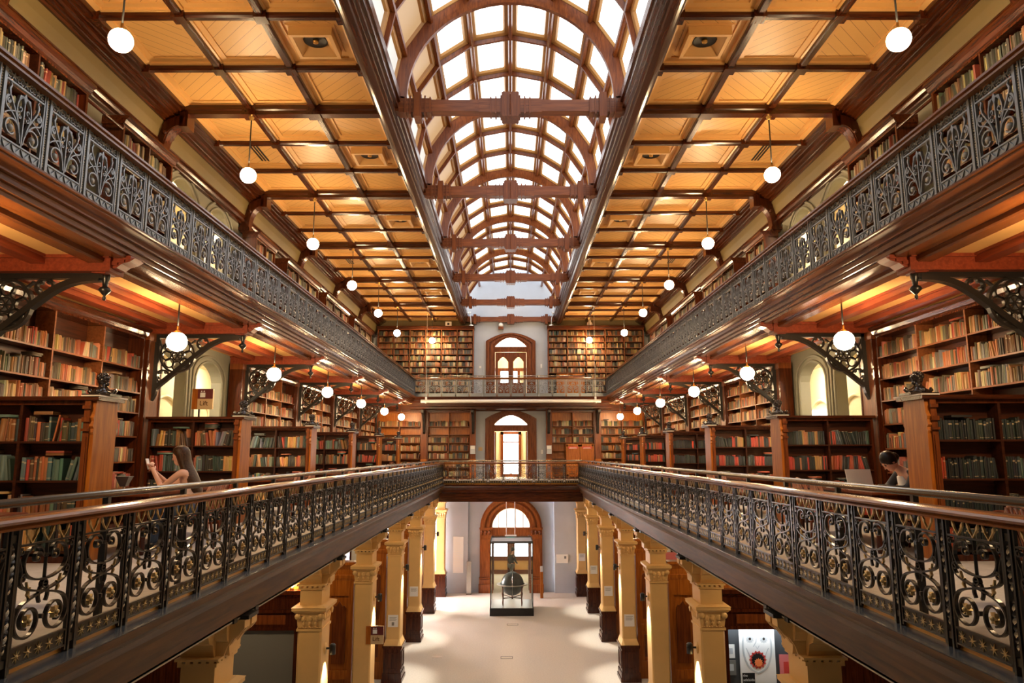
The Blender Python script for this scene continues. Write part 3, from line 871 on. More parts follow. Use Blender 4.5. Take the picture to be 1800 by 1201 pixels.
def upper_parts():
    d = {}
    b = MB()
    for u in (-.272, .272): b.flat([(u, 0), (u, .86)], .018, .03)
    for v in (.012, .165, .735, .852): b.flat([(-.272, v), (.272, v)], .016, .03)
    b.flat([(0, .165), (0, .64)], .014, .03)
    b.box(-.262, .262, -.004, .004, .02, .158, 0)
    for i in range(4):
        x = -.192 + .128 * i
        for q in (-1, 1):
            b.flat(bez((x - q * .06, .03), (x - q * .03, .06), (x + q * .02, .09), (x + q * .055, .15), 6), [.006, .014, .018, .02, .018, .012, .005], .03)
    for s in (-1, 1):
        sp = spiral((.148, .30), .05, .105, 185 - 330, 185, 30, s)
        b.flat(sp + bez((s * .043, .291), (s * .05, .40), (s * .13, .50), (s * .19, .60), 9)[1:], .014, .03)
        b.flat(bez((s * .02, .20), (s * .03, .33), (s * .10, .44), (s * .225, .475), 9) + bez((s * .225, .475), (s * .27, .50), (s * .26, .59), (s * .21, .59), 7)[1:], .013, .03)
        b.flat(spiral((.205, .545), .010, .040, -250, 80, 16, s), .011, .03)
        b.flat(spiral((.205, .545), .006, .02, -250, 80, 10, s), .010, .03)
        b.flat(bez((s * .01, .66), (s * .10, .66), (s * .12, .50), (s * .07, .40), 10), .012, .03)
        b.flat(bez((s * .253, .40), (s * .20, .46), (s * .10, .48), (s * .06, .50), 8), .011, .03)
        b.flat(spiral((.055, .535), .006, .028, -20, 260, 14, s), .010, .03)
        b.flat(spiral((.05, .455), .006, .026, -260, 60, 14, s), .010, .03)
        b.flat([(s * .19, .60), (s * .205, .66), (s * .185, .70), (s * .20, .725)], [.012, .022, .014, .004], .02)
        b.flat([(s * .02, .665), (s * .06, .65), (s * .085, .60)], [.008, .036, .008], .03)
    b.flat([(0, .60), (0, .66), (0, .70)], [.01, .05, .01], .03)
    for i in range(3):                       # scrolled frieze
        x = -.17 + .17 * i
        b.star((x, .795), .016, .05, 5, .022, 0, rot=PI / 2)
        for q in (-1, 1):
            b.flat(spiral((x + q * .062, .785), .008, .026, 0, 330, 12, 1), .010, .022)
            b.flat(bez((x + q * .03, .79), (x + q * .05, .83), (x + q * .06, .83), (x + q * .08, .825), 5), .012, .02)
    d['panel'] = (b.mesh('panel', ['iron_u']), None)
    b = MB(); b.ball((0, 0, 0), .036, 12, 8, sc=(1, .8, 1))
    d['boss'] = b.mesh('boss', ['iron_pale'])
    b = MB()
    for u in (-.030, .030): b.flat([(u, 0), (u, .87)], .018, .04)
    d['post'] = b.mesh('post', ['iron_u'])
    b = MB()
    for z0, z1 in ((.12, .44), (.48, .80)):
        for i in range(13): b.ball((0, 0, z0 + (z1 - z0) * i / 12), .0145, 6, 4)
    d['bead_strip'] = b.mesh('bead_strip', ['gilt_d'])
    return d
LP_, UP_ = lower_parts(), upper_parts()
def handrail_mesh(n0, n1, lower):
    b = MB()
    if lower: pr = [(-.075, .918), (-.075, .932), (-.06, .94), (-.07, .948), (-.095, .955), (-.10, .97), (-.085, .985), (-.05, .994), (0, .997), (.05, .994), (.085, .985), (.10, .97), (.095, .955), (.07, .948), (.06, .94), (.075, .932), (.075, .918)]
    else: pr = [(-.09, .865), (-.09, .885), (-.075, .89), (-.075, .905), (-.10, .915), (-.10, .94), (-.08, .955), (-.03, .965), (.03, .965), (.08, .955), (.10, .94), (.10, .915), (.075, .905), (.075, .89), (.09, .885), (.09, .865)]
    if not lower: pr = [(a, c - .035) for a, c in pr]
    else: pr = [(a, c - .06) for a, c in pr]
    b.prism(pr, 'x', n0, n1, 0)
    return b.mesh('handrail', ['wood_rail'])
def balustrade(label, loc, rz, n, pitch, lower, detail):
    t = thing('lower_balustrade' if lower else 'upper_balustrade', label, 'railing', loc, rz)
    D = LP_ if lower else UP_
    sc = pitch / .6545
    L = n * pitch
    link('handrail', handrail_mesh(-.05, L + .05, lower), t)
    for i in range(n + 1):
        p = link('post', D['post'], t, (i * pitch, 0, 0))
        link('twist' if lower else 'bead_strip', D['twist'] if lower else D['bead_strip'], p)
    for i in range(n):
        p = link('panel', D['panel'][0], t, ((i + .5) * pitch, 0, 0))
        if lower:
            link('rosette', D['rosette'], p, (-.135, 0, .296)); link('rosette', D['rosette'], p, (.135, 0, .296))
            link('flower_band', D['flower_band'], p); link('gilt_pattern', D['gilt_pattern'], p)
        else:
            link('boss', D['boss'], p, (-.150, 0, .30)); link('boss', D['boss'], p, (.150, 0, .30))
    return t
for s in (-1, 1):
    balustrade('lower gallery balustrade on the %s, black scrollwork with gilt rosettes and timber handrail' % SIDE[s], (s * XL, 2.4, ZF), PI / 2, 44, PW, True, 0)
    nU = 48
    balustrade('upper gallery balustrade on the %s with blue grey iron fan scrolls under a timber rail' % SIDE[s], (s * XU, YEU - nU * .6545, ZFU), PI / 2, nU, .6545, False, 0)
balustrade('lower balustrade across the far end with black scrollwork panels', (-XL, YEL, ZF), 0, 9, 2 * XL / 9, True, 0)
balustrade('upper balustrade across the far end, above the hanging white roller screen', (-XU, YEU, ZFU), 0, 14, 2 * XU / 14, False, 0)
# steel safety rails standing behind the lower balustrades
def safety(label, pts, posts, z):
    t = thing('safety_rail', label, 'handrail', pts[0])
    o = Vector(pts[0])
    b = MB(); b.tube([tuple(Vector(p) - o) for p in pts], .030, 10); b.obj('rail_tube', 'steel', t)
    for p in posts:
        b = MB(); q = Vector(p) - o
        b.box(q.x - .022, q.x + .022, q.y - .022, q.y + .022, GF - o.z, -.02)
        b.obj('stanchion', 'iron', t)
zr = H - .30
for s in (-1, 1):
    safety('tubular steel safety rail behind the %s lower balustrade' % SIDE[s], [(s * 3.13, 2.4, zr), (s * 3.13, 31.36, zr)], [(s * 3.13, 4.35 + 1.309 * i, zr) for i in range(20)], zr)
safety('thin steel safety rail behind the far lower balustrade', [(-3.1, 31.40, zr), (3.1, 31.40, zr)], [(-1.2 + 2.4 * i, 31.40, zr) for i in range(2)], zr)
t = thing('safety_rail', 'thin steel safety rail above the far upper balustrade', 'handrail', (-4.5, 34.36, H + 3.72))
b = MB(); b.tube([(0, 0, 0), (9.0, 0, 0)], .022, 8); b.obj('rail_tube', 'steel', t)
for x in (.6, 3.2, 5.8, 8.4):
    b = MB(); b.box(x - .02, x + .02, -.02, .02, UF - H - 3.72, 0); b.obj('stanchion', 'iron', t)

# ------------------------------------------------------------------ ground-floor columns (local: void face at +x)
def column():
    t = thing('column', '', 'column', kind='thing')
    b = MB()
    b.box(-.30, .30, -.40, .40, 0, .10); b.box(-.28, .28, -.38, .38, .10, .22); b.box(-.255, .255, -.355, .355, .22, .95)
    b.box(-.275, .275, -.375, .375, .22, .26); b.box(-.275, .275, -.375, .375, .93, .97); b.box(-.29, .29, -.39, .39, .97, 1.03)
    for a, c in ((-.355, -.375), (.355, .375)):
        y0, y1 = sorted((a, c))
        for x0, x1, z0, z1 in ((-.18, .18, .36, .40), (-.18, .18, .80, .84), (-.18, -.14, .40, .80), (.14, .18, .40, .80)): b.box(x0, x1, y0, y1, z0, z1)
    for x0, x1 in ((.255, .272),):
        for y0, y1, z0, z1 in ((-.26, .26, .36, .40), (-.26, .26, .80, .84), (-.26, -.22, .40, .80), (.22, .26, .40, .80)): b.box(x0, x1, y0, y1, z0, z1)
    b.obj('pedestal', 'wood', t)
    b = MB()
    b.taper((0, 0), (.265, .365), (.225, .325), 1.03, 1.14)
    b.taper((0, 0), (.225, .325), (.210, .300), 1.14, 1.20)
    b.prism([(-.21, -.27), (-.18, -.30), (.18, -.30), (.21, -.27), (.21, .27), (.18, .30), (-.18, .30), (-.21, .27)], 'z', 1.20, 3.58, 0)
    b.obj('shaft', 'column', t)
    b = MB()
    b.box(-.225, .225, -.315, .315, 3.58, 3.62)
    b.taper((0, 0), (.205, .295), (.235, .325), 3.62, 3.88)
    for i in range(10):                                     # beading under the carved band
        for sg in (-1, 1): b.ball((-.19 + .042 * i, sg * .318, 3.645), .014, 6, 4)
    for sg in (-1, 1):
        for x in (-.20, .20): b.lathe([(.001, -.015), (.055, -.012), (.055, .012), (.001, .015)], (x, sg * .335, 3.83), 12, 0, 'y')
        for x in (-.11, 0, .11):
            b.ball((x, sg * .315, 3.79), .05, 10, 6, sc=(.9, .5, 1.1)); b.ball((x, sg * .32, 3.71), .03, 8, 5, sc=(.8, .5, 1.2))
    for y in (-.26, .26): b.lathe([(.001, -.015), (.055, -.012), (.055, .012), (.001, .015)], (.245, y, 3.83), 12, 0, 'x')
    for y in (-.15, -.05, .05, .15): b.ball((.228, y, 3.78), .05, 10, 6, sc=(.5, .9, 1.1))
    b.taper((0, 0), (.25, .34), (.30, .39), 3.88, 3.93); b.box(-.30, .30, -.39, .39, 3.93, 3.98); b.taper((0, 0), (.31, .40), (.23, .32), 3.98, 4.01)
    b.box(-.19, .19, -.28, .28, 4.01, 4.27)
    b.obj('capital', 'column', t)
    b = MB()
    b.box(-.22, .22, -.31, .31, 4.27, 4.31); b.box(-.245, .245, -.335, .335, 4.335, 4.36)
    for i in range(5):
        for sg in (-1, 1): b.box(-.21 + .088 * i, -.16 + .088 * i, sg * .32 - .015, sg * .32 + .015, 4.31, 4.335)
    for i in range(6): b.box(.205, .238, -.29 + .1 * i, -.235 + .1 * i, 4.31, 4.335)
    side = [(-.24, 4.36), (.24, 4.36), (.27, 4.42), (.30, 4.50), (.40, 4.54), (.44, 4.62), (.44, 4.70), (.50, 4.745), (-.5, 4.745), (-.44, 4.70), (-.44, 4.62), (-.40, 4.54), (-.30, 4.50), (-.27, 4.42)]
    b.prism(side, 'x', -.22, .16, 0)
    b.prism([(p[0] * .62, p[1]) for p in side], 'x', .16, .30, 0)
    front = [(.16, 4.36), (.25, 4.36), (.28, 4.45), (.34, 4.54), (.42, 4.60), (.47, 4.66), (.47, 4.745), (.16, 4.745)]
    for y0, y1 in ((-.20, -.03), (.03, .20)):
        b.prism(front, 'y', y0, y1, 0)
        ym = (y0 + y1) / 2
        b.prism([(x + .012, z) for x, z in front[1:6]] + [(x - .03, z) for x, z in front[1:6]][::-1], 'y', ym - .045, ym - .01, 0)
        b.prism([(x + .012, z) for x, z in front[1:6]] + [(x - .03, z) for x, z in front[1:6]][::-1], 'y', ym + .01, ym + .045, 0)
    b.obj('console', 'column', t)
    for sg in (-1, 1):
        b = MB(); b.star((.06, 4.62), .03, .05, 8, .02, 0, y=sg * .45); b.ball((.06, sg * .455, 4.62), .02, 8, 5); b.obj('rosette', 'column', t)
    b = MB()
    for y in (-.34, .34): b.box(.05, .42, y - .05, y + .05, 4.748, 4.80)
    b.box(.30, .50, -.16, .16, 4.748, 4.79)
    b.obj('bearing_block', 'black', t)
    return t
XCOL = 3.51
col0 = column()
first = True
for s in (-1, 1):
    for k in range(1, 7):
        o = col0 if first else copy_tree(col0)
        first = False
        o.location = (s * XCOL, YK(k) + .1, 0); o.rotation_euler = (0, 0, PI if s == 1 else 0)
        tag(o, 'yellow ground floor column on dark pedestal, %s from the camera, %s row' % (ORD[k - 1], SIDE[s]), 'column', 'yellow columns under the galleries')
    o = copy_tree(col0)
    o.location = (s * 3.36, YW - .74, 0); o.rotation_euler = (0, 0, PI if s == 1 else 0)
    tag(o, 'yellow pilaster standing against the grey end wall on the %s' % SIDE[s], 'column', 'yellow columns under the galleries')
# spotlights on the void faces
def spot():
    t = thing('column_spotlight', '', 'spotlight')
    b = MB(); b.lathe([(.001, 0), (.09, 0), (.10, .01), (.085, .025), (.001, .03)], (0, 0, 0), 18, 0, 'x'); b.obj('wall_plate', 'column', t)
    b = MB(); b.tube([(.02, 0, 0), (.10, 0, .0)], .018, 8); b.obj('arm', 'black', t)
    b = MB(); b.lathe([(.03, -.10), (.055, -.10), (.055, .06), (.035, .08), (.001, .08)], (.14, 0, 0), 14); b.obj('lamp_head', 'black', t)
    b = MB(); b.lathe([(.001, -.095), (.045, -.092), (.001, -.09)], (.14, 0, 0), 12); b.obj('lens', 'lamp_spot', t)
    return t
sp0 = spot()
first = True
spl = bpy.data.lights.new('spot_beam', 'SPOT'); spl.energy = 60; spl.spot_size = R(70); spl.spot_blend = .6; spl.color = (1, .93, .80); spl.shadow_soft_size = .03
for s in (-1, 1):
    for k in range(2, 7):
        o = sp0 if first else copy_tree(sp0)
        first = False
        o.location = (s * (XCOL - .205), YK(k) + .1, 3.22); o.rotation_euler = (0, 0, PI if s == 1 else 0)
        tag(o, 'small black spotlight on the %s row, column %s from the camera' % (SIDE[s], ORD[k - 1]), 'spotlight', 'black spotlights on the columns')
        l = bpy.data.objects.new('beam', spl); COL.objects.link(l); l.parent = o; l.location = (.14, 0, -.11); l.rotation_euler = (0, R(14), 0)
# notices on the camera-facing faces
def notice(loc, w_, h_, label, dark=0):
    t = thing('wall_notice', label, 'notice', loc)
    b = MB(); b.box(-w_ / 2, w_ / 2, -.012, 0, -h_ / 2, h_ / 2); b.obj('card', 'white', t)
    b = MB()
    for i in range(4): b.box(-w_ * .36, w_ * (.36 - .1 * (i % 2)), -.015, -.012, h_ * (.30 - .09 * i), h_ * (.325 - .09 * i))
    if dark == 1: b.box(-w_ * .12, w_ * .12, -.016, -.012, -h_ * .38, -h_ * .10)
    b.obj('print', 'grey_panel', t)
    return t
for s, k, d in ((-1, 4, 1), (-1, 5, 0), (1, 4, 0), (1, 5, 0), (1, 6, 0)):
    notice((s * XCOL, YK(k) + .1 - .30, 1.72 if k < 6 else 1.75), .30, .34, 'small white notice on the %s column of the %s row' % (ORD[k - 1], SIDE[s]), d)
notice((3.36, YW - .74 - .30, 1.78), .30, .34, 'small white notice on the right pilaster at the end wall')

# ------------------------------------------------------------------ pendant globe lamps
def pendant():
    t = thing('pendant_lamp', '', 'lamp')
    b = MB(); b.ball((0, 0, 0), .15, 24, 16); b.obj('globe', 'globe', t)
    b = MB(); b.lathe([(.075, .125), (.065, .15), (.04, .165), (.018, .18), (.018, .24), (.001, .24)], (0, 0, 0), 14); b.obj('gallery_cap', 'brass', t)
    return t
pl0 = pendant()
rods = {}
def place_lamp(loc, ztop, label, group):
    global pl0
    o = pl0 if not pl0.get('label') else copy_tree(pl0)
    o.location = loc
    tag(o, label, 'lamp', group)
    for c in list(o.children):
        if c.name.startswith('rod') or c.name.startswith('ceiling_rose'): bpy.data.objects.remove(c)
    L = ztop - loc[2]
    key = round(L, 2)
    if key not in rods:
        b = MB(); b.tube([(0, 0, .22), (0, 0, L)], .013, 6)
        c = MB(); c.lathe([(.001, L - .09), (.03, L - .09), (.05, L - .03), (.07, L), (.001, L)], (0, 0, 0), 12)
        rods[key] = (b.mesh('rod', ['black']), c.mesh('ceiling_rose', ['brass']))
    link('rod', rods[key][0], o); link('ceiling_rose', rods[key][1], o)
for s in (-1, 1):
    for k in range(1, 7):
        zt = H + 6.60
        place_lamp((s * 5.11, YK(k), H + 5.37), zt, 'lit globe lamp under the coffered ceiling, %s in the %s upper row' % (ORD[k - 1], SIDE[s]), 'globe lamps under the main ceiling')
    for k in range(0, 6):
        place_lamp((s * 5.18, YK(k) + BAY * 1.5, H + 1.73), H + 2.42, 'lit globe lamp under the upper gallery, %s in the %s lower row' % (ORD[k], SIDE[s]), 'globe lamps under the upper gallery') if YK(k) + BAY * 1.5 < 35 else None
    place_lamp((s * 5.18, YK(0) + BAY / 2, H + 1.73), H + 2.42, 'globe lamp under the upper gallery beside the camera on the %s' % SIDE[s], 'globe lamps under the upper gallery')
    place_lamp((s * 3.9, 34.95, H + 5.56), H + 6.70, 'lit globe lamp in front of the upper end bookcase on the %s' % SIDE[s], 'globe lamps at the far end')

# ------------------------------------------------------------------ iron brackets under the upper gallery (local: post face x=0, void +x, z=0 at the arm top)
def bracket():
    t = thing('gallery_bracket', '', 'bracket')
    b = MB()
    b.flat([(0, -.03), (1.60, -.03)], .07, .09)
    b.flat([(.04, 0), (.04, -1.06)], .08, .09)
    b.flat(bez((1.56, -.06), (1.20, -.06), (1.04, -.16), (.82, -.34), 12) + [(.44, -.66), (.04, -1.0)], .075, .10)
    b.prism([(0, -1.0), (.09, -1.0), (.06, -1.12), (0, -1.24)], 'y', -.05, .05)
    b.flat(spiral((.10, -.93), .008, .05, 0, 400, 14), .022, .06)
    b.obj('frame', 'iron', t)
    b = MB()
    b.flat(circ((.42, -.39), .315, 32), .034, .07, closed=True)
    for i in range(8):
        a = 2 * PI * i / 8
        c = (.42 + .20 * math.cos(a), -.39 + .20 * math.sin(a))
        b.flat(circ(c, .085, 14), .022, .05, closed=True)
    b.flat(circ((.42, -.39), .09, 18), .024, .05, closed=True)
    for i in range(6):
        a = 2 * PI * i / 6
        b.flat([(.42, -.39), (.42 + .09 * math.cos(a), -.39 + .09 * math.sin(a))], .018, .04)
    for c, r in (((.17, -.78), .115), ((.88, -.17), .105)):
        b.flat(circ(c, r, 20), .026, .06, closed=True)
        for i in range(5):
            a = 2 * PI * i / 5 + .3
            b.flat(spiral((c[0] + r * .62 * math.cos(a), c[1] + r * .62 * math.sin(a)), r * .30, r * .34, math.degrees(a) - 120, math.degrees(a) + 120, 8), .016, .05)
    b.flat(bez((.08, -.10), (.10, -.22), (.12, -.20), (.13, -.26), 5), .02, .05)
    b.flat(bez((.74, -.10), (.70, -.14), (.66, -.16), (.66, -.18), 5), .02, .05)
    b.obj('tracery', 'iron', t)
    b = MB(); b.lathe([(.001, -.34), (.018, -.33), (.022, -.30), (.012, -.28), (.04, -.25), (.075, -.21), (.06, -.18), (.03, -.16), (.035, -.10), (.05, -.06), (.05, 0), (.001, 0)], (1.62, 0, 0), 12); b.obj('drop_finial', 'iron', t)
    b = MB()
    for i in range(5):
        b.box(1.58 + .075 * i, 1.66 + .08 * i, -.13, .13, .01 + .035 * i, .06 + .035 * i)
    b.prism([(1.50, .17), (1.50, -.01), (1.66, -.02), (1.70, .03), (1.80, .05), (1.86, .10), (1.96, .13), (2.02, .17)], 'y', -.11, .11)
    b.obj('timber_corbel', 'wood_red', t)
    return t
br0 = bracket()
first = True
for s in (-1, 1):
    for k in range(1, 7):
        o = br0 if first else copy_tree(br0)
        first = False
        o.location = (s * 6.65, YK(k), H + 2.22); o.rotation_euler = (0, 0, PI if s == 1 else 0)
        tag(o, 'pierced black iron bracket under the upper gallery, %s along the %s side' % (ORD[k - 1], SIDE[s]), 'bracket', 'iron brackets under the upper gallery')
# timber posts behind the brackets
def post(parent=None):
    t = thing('timber_post', '', 'post')
    b = MB(); b.box(-.30, 0, -.27, .27, 0, 3.44); b.box(-.30, .02, -.29, .29, 0, .25); b.box(-.30, .02, -.29, .29, 3.30, 3.44); b.obj('shaft', 'wood_mid', t)
    b = MB()
    for y in (-.27, .27): b.box(-.30, .012, y - .02, y + .02, .25, 3.30)
    b.obj('edge_bead', 'wood', t)
    return t
po0 = post()
first = True
for s in (-1, 1):
    for k in range(1, 7):
        o = po0 if first else copy_tree(po0)
        first = False
        o.location = (s * 6.65, YK(k), GF); o.rotation_euler = (0, 0, PI if s == 1 else 0)
        tag(o, 'red brown timber post behind the iron bracket, %s along the %s side' % (ORD[k - 1], SIDE[s]), 'post', 'timber posts between the wall bookcases')
# small dark brackets on the end wall under the upper end gallery
def ebr():
    t = thing('end_wall_bracket', '', 'bracket')
    b = MB(); b.prism([(-.0, -.0), (-.95, -.0), (-.95, -.12), (-.55, -.22), (-.25, -.55), (-.12, -1.05), (0, -1.15)], 'x', -.06, .06); b.obj('web', 'iron', t)
    b = MB(); b.box(-.13, .13, -.02, .12, -3.28, 0); b.obj('post', 'wood_mid', t)
    b = MB(); b.box(-.15, .15, -.05, .12, -3.28, -2.35); b.obj('plinth', 'wood_or', t)
    return t
e0 = ebr()
for i, x in enumerate((-4.27, -1.86, 1.86, 4.27)):
    o = e0 if i == 0 else copy_tree(e0)
    o.location = (x, 35.42, H + 2.10)
    tag(o, 'dark bracket on a slim post at the far lower bookcases, %s' % ('outermost on the left', 'just left of the doorway', 'just right of the doorway', 'outermost on the right')[i], 'bracket', 'brackets at the far end')
# ------------------------------------------------------------------ bookcases (local: width along +x from 0, front at y=0 facing -y, depth +y)
BOOKS = []      # (world matrix basis, x, y, z, thickness, depth, height, lean, colour, colour word, place)
PAL = {
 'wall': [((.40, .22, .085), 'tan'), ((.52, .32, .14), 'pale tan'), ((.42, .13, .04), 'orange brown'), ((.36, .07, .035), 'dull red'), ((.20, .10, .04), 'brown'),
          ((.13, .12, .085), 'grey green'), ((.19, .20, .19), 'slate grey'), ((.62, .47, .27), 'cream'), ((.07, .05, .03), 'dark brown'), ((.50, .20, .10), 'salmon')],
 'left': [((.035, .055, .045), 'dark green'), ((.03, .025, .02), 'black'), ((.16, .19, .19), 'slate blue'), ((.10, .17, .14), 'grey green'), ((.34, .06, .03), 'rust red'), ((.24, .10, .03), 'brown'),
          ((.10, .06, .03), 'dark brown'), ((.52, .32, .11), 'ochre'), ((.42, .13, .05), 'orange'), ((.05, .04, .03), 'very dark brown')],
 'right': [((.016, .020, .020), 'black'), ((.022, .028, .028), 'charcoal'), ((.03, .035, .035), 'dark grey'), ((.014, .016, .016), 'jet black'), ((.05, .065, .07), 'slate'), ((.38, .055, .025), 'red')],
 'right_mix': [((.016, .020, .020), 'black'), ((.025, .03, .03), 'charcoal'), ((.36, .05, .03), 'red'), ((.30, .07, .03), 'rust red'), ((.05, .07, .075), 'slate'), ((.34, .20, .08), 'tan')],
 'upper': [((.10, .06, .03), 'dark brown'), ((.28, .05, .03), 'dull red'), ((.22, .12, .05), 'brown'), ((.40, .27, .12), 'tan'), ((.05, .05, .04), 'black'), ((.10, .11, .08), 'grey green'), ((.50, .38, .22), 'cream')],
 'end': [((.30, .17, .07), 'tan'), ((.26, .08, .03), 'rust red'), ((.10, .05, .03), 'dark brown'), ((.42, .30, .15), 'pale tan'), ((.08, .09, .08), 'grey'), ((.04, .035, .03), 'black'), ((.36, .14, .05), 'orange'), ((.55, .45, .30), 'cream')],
}
WEIGHT = {'right': [26, 26, 18, 18, 3, 4], 'right_mix': [26, 22, 13, 10, 10, 5], 'wall': [9, 7, 8, 7, 11, 11, 8, 5, 12, 5]}
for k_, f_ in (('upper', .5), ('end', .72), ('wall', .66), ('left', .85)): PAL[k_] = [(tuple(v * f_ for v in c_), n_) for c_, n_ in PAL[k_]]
def fill_row(mat, x0, x1, z, hmax, pal, place, thick=(.020, .052), hr=(.20, .28), full=.97, flat_top=0.25, lean=.15):
    """stand books from x0 to x1 on a shelf at z"""
    x = x0 + .01
    end = x0 + (x1 - x0) * full
    n = 0
    run, tilt = 0, 0
    base_h = rnd.uniform(*hr)
    cset, crun = None, 0
    tops = []
    while True:
        if crun <= 0:
            cset = rnd.choices(PAL[pal], WEIGHT.get(pal))[0]; crun = rnd.choice((1, 1, 1, 2, 3, 5)) if 'right' not in pal else rnd.choice((1, 2, 4))
            base_h = rnd.uniform(*hr)
        crun -= 1
        t = rnd.uniform(*thick)
        h = min(hmax - .02, base_h * rnd.uniform(.94, 1.06))
        d = rnd.uniform(.15, .19)
        if run <= 0 and rnd.random() < lean * .12: run, tilt = rnd.randint(2, 6), rnd.uniform(5, 15) * rnd.choice((-1, 1)); x += .03 if tilt > 0 else .0
        a = tilt if run > 0 else rnd.uniform(-.6, .6)
        w_ = t / max(.2, math.cos(R(a)))
        if run > 0:
            run -= 1
            if run == 0: x += abs(math.sin(R(a))) * h * .55
        if x + w_ > end: break
        n += 1
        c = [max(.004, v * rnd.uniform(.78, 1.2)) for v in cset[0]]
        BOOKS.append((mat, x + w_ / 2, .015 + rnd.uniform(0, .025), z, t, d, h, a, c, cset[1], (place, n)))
        tops.append((x, z + h * math.cos(R(a))))
        x += w_ + .0008
    if tops and rnd.random() < flat_top and len(tops) > 8:        # a few books laid on top
        i = rnd.randint(2, len(tops) - 7)
        zz = max(p[1] for p in tops[i:i + 8]) + .012
        for q in range(rnd.choice((1, 1, 2)) if not (pal == 'left' and hmax > .4 and i > 4 and rnd.random() < .35) else 5):
            cset = rnd.choices(PAL[pal], WEIGHT.get(pal))[0]
            hh = rnd.uniform(.20, .25); tt = rnd.uniform(.022, .036)
            if zz + tt > z + hmax: break
            BOOKS.append((mat, tops[i][0] + hh / 2, .03, zz, hh, .16, tt, 0, list(cset[0]), cset[1], (place, 100 + q)))
            zz += tt + .001
def bookcase(name, label, loc, rz, W, ncol, zs, ztop, depth, mats, rows_pal, place, cornice=True, group=None, skip=(), fillkw={}, back='wood_shelf', hide_below=None):
    """zs: shelf heights (local z from the case foot); mats: (frame, lip)"""
    t = thing(name, label, 'bookcase', loc, rz, group)
    mat = Matrix.Translation(loc) @ Matrix.Rotation(rz, 4, 'Z')
    fw = .05
    b = MB()
    b.box(0, fw, 0, depth, 0, ztop); b.box(W - fw, W, 0, depth, 0, ztop)
    b.box(fw, W - fw, depth - .02, depth, 0, ztop); b.box(fw, W - fw, 0, depth - .02, ztop - .05, ztop); b.box(fw, W - fw, .0, depth - .02, 0, .07)
    b.obj('carcass', mats[0], t)
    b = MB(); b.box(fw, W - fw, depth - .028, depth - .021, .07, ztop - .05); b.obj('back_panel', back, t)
    if cornice:
        b = MB(); b.prism([(0, ztop - .02), (-.03, ztop), (-.05, ztop + .06), (-.10, ztop + .09), (-.10, ztop + .13), (depth, ztop + .13), (depth, ztop - .02)], 'x', -.03, W + .03); b.obj('cornice', 'wood_x', t)
    cw = (W - 2 * fw + .03) / ncol
    for i in range(1, ncol):
        b = MB(); x = fw - .015 + cw * i; b.box(x - .016, x + .016, -.006, depth - .03, .07, ztop - .05); b.obj('divider', mats[1], t)
    for j, z in enumerate(zs):
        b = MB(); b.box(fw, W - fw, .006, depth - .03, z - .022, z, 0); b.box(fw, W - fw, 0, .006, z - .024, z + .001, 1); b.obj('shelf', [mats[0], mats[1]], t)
        hmax = (zs[j + 1] - .022 if j + 1 < len(zs) else ztop - .05) - z
        for i in range(ncol):
            if (i, j) in skip: continue
            x0 = fw - .015 + cw * i + .02
            fill_row(mat, x0, x0 + cw - .04, z, hmax, rows_pal if isinstance(rows_pal, str) else rows_pal[j % len(rows_pal)], (place, j, len(zs), i, ncol), **fillkw)
    return t
# wall bookcases of the lower gallery, one per bay between the posts
LOWZ = {-1: [H + q - GF for q in (-1.0, -.56, -.12, .32, .74, 1.10, 1.53)], 1: [H + q - GF for q in (-1.10, -.75, -.335, .085, .51, .93, 1.32, 1.72)]}
for s in (-1, 1):
    for k in range(0, 7):
        if k == 2: continue
        y0 = YK(k) + .34
        y1 = min(YK(k + 1) - .34, YW - .58)
        W = y1 - y0
        loc = (s * 6.68, y1 if s == 1 else y0, GF)
        lab = 'tall cedar wall bookcase of the lower gallery, %s bay from the camera on the %s' % (ORD[k], SIDE[s])
        nc = 3
        bookcase('wall_bookcase', lab, loc, -PI / 2 if s == 1 else PI / 2, W, nc, LOWZ[s], 3.36, .31, ('wood', 'wood_lip'), 'wall',
                 ('%s %s wall bookcase' % (ORD[k], SIDE[s]), s), group='wall bookcases of the lower gallery', fillkw=dict(hr=(.19, .26), flat_top=.2, lean=.08, thick=(.014, .034)))
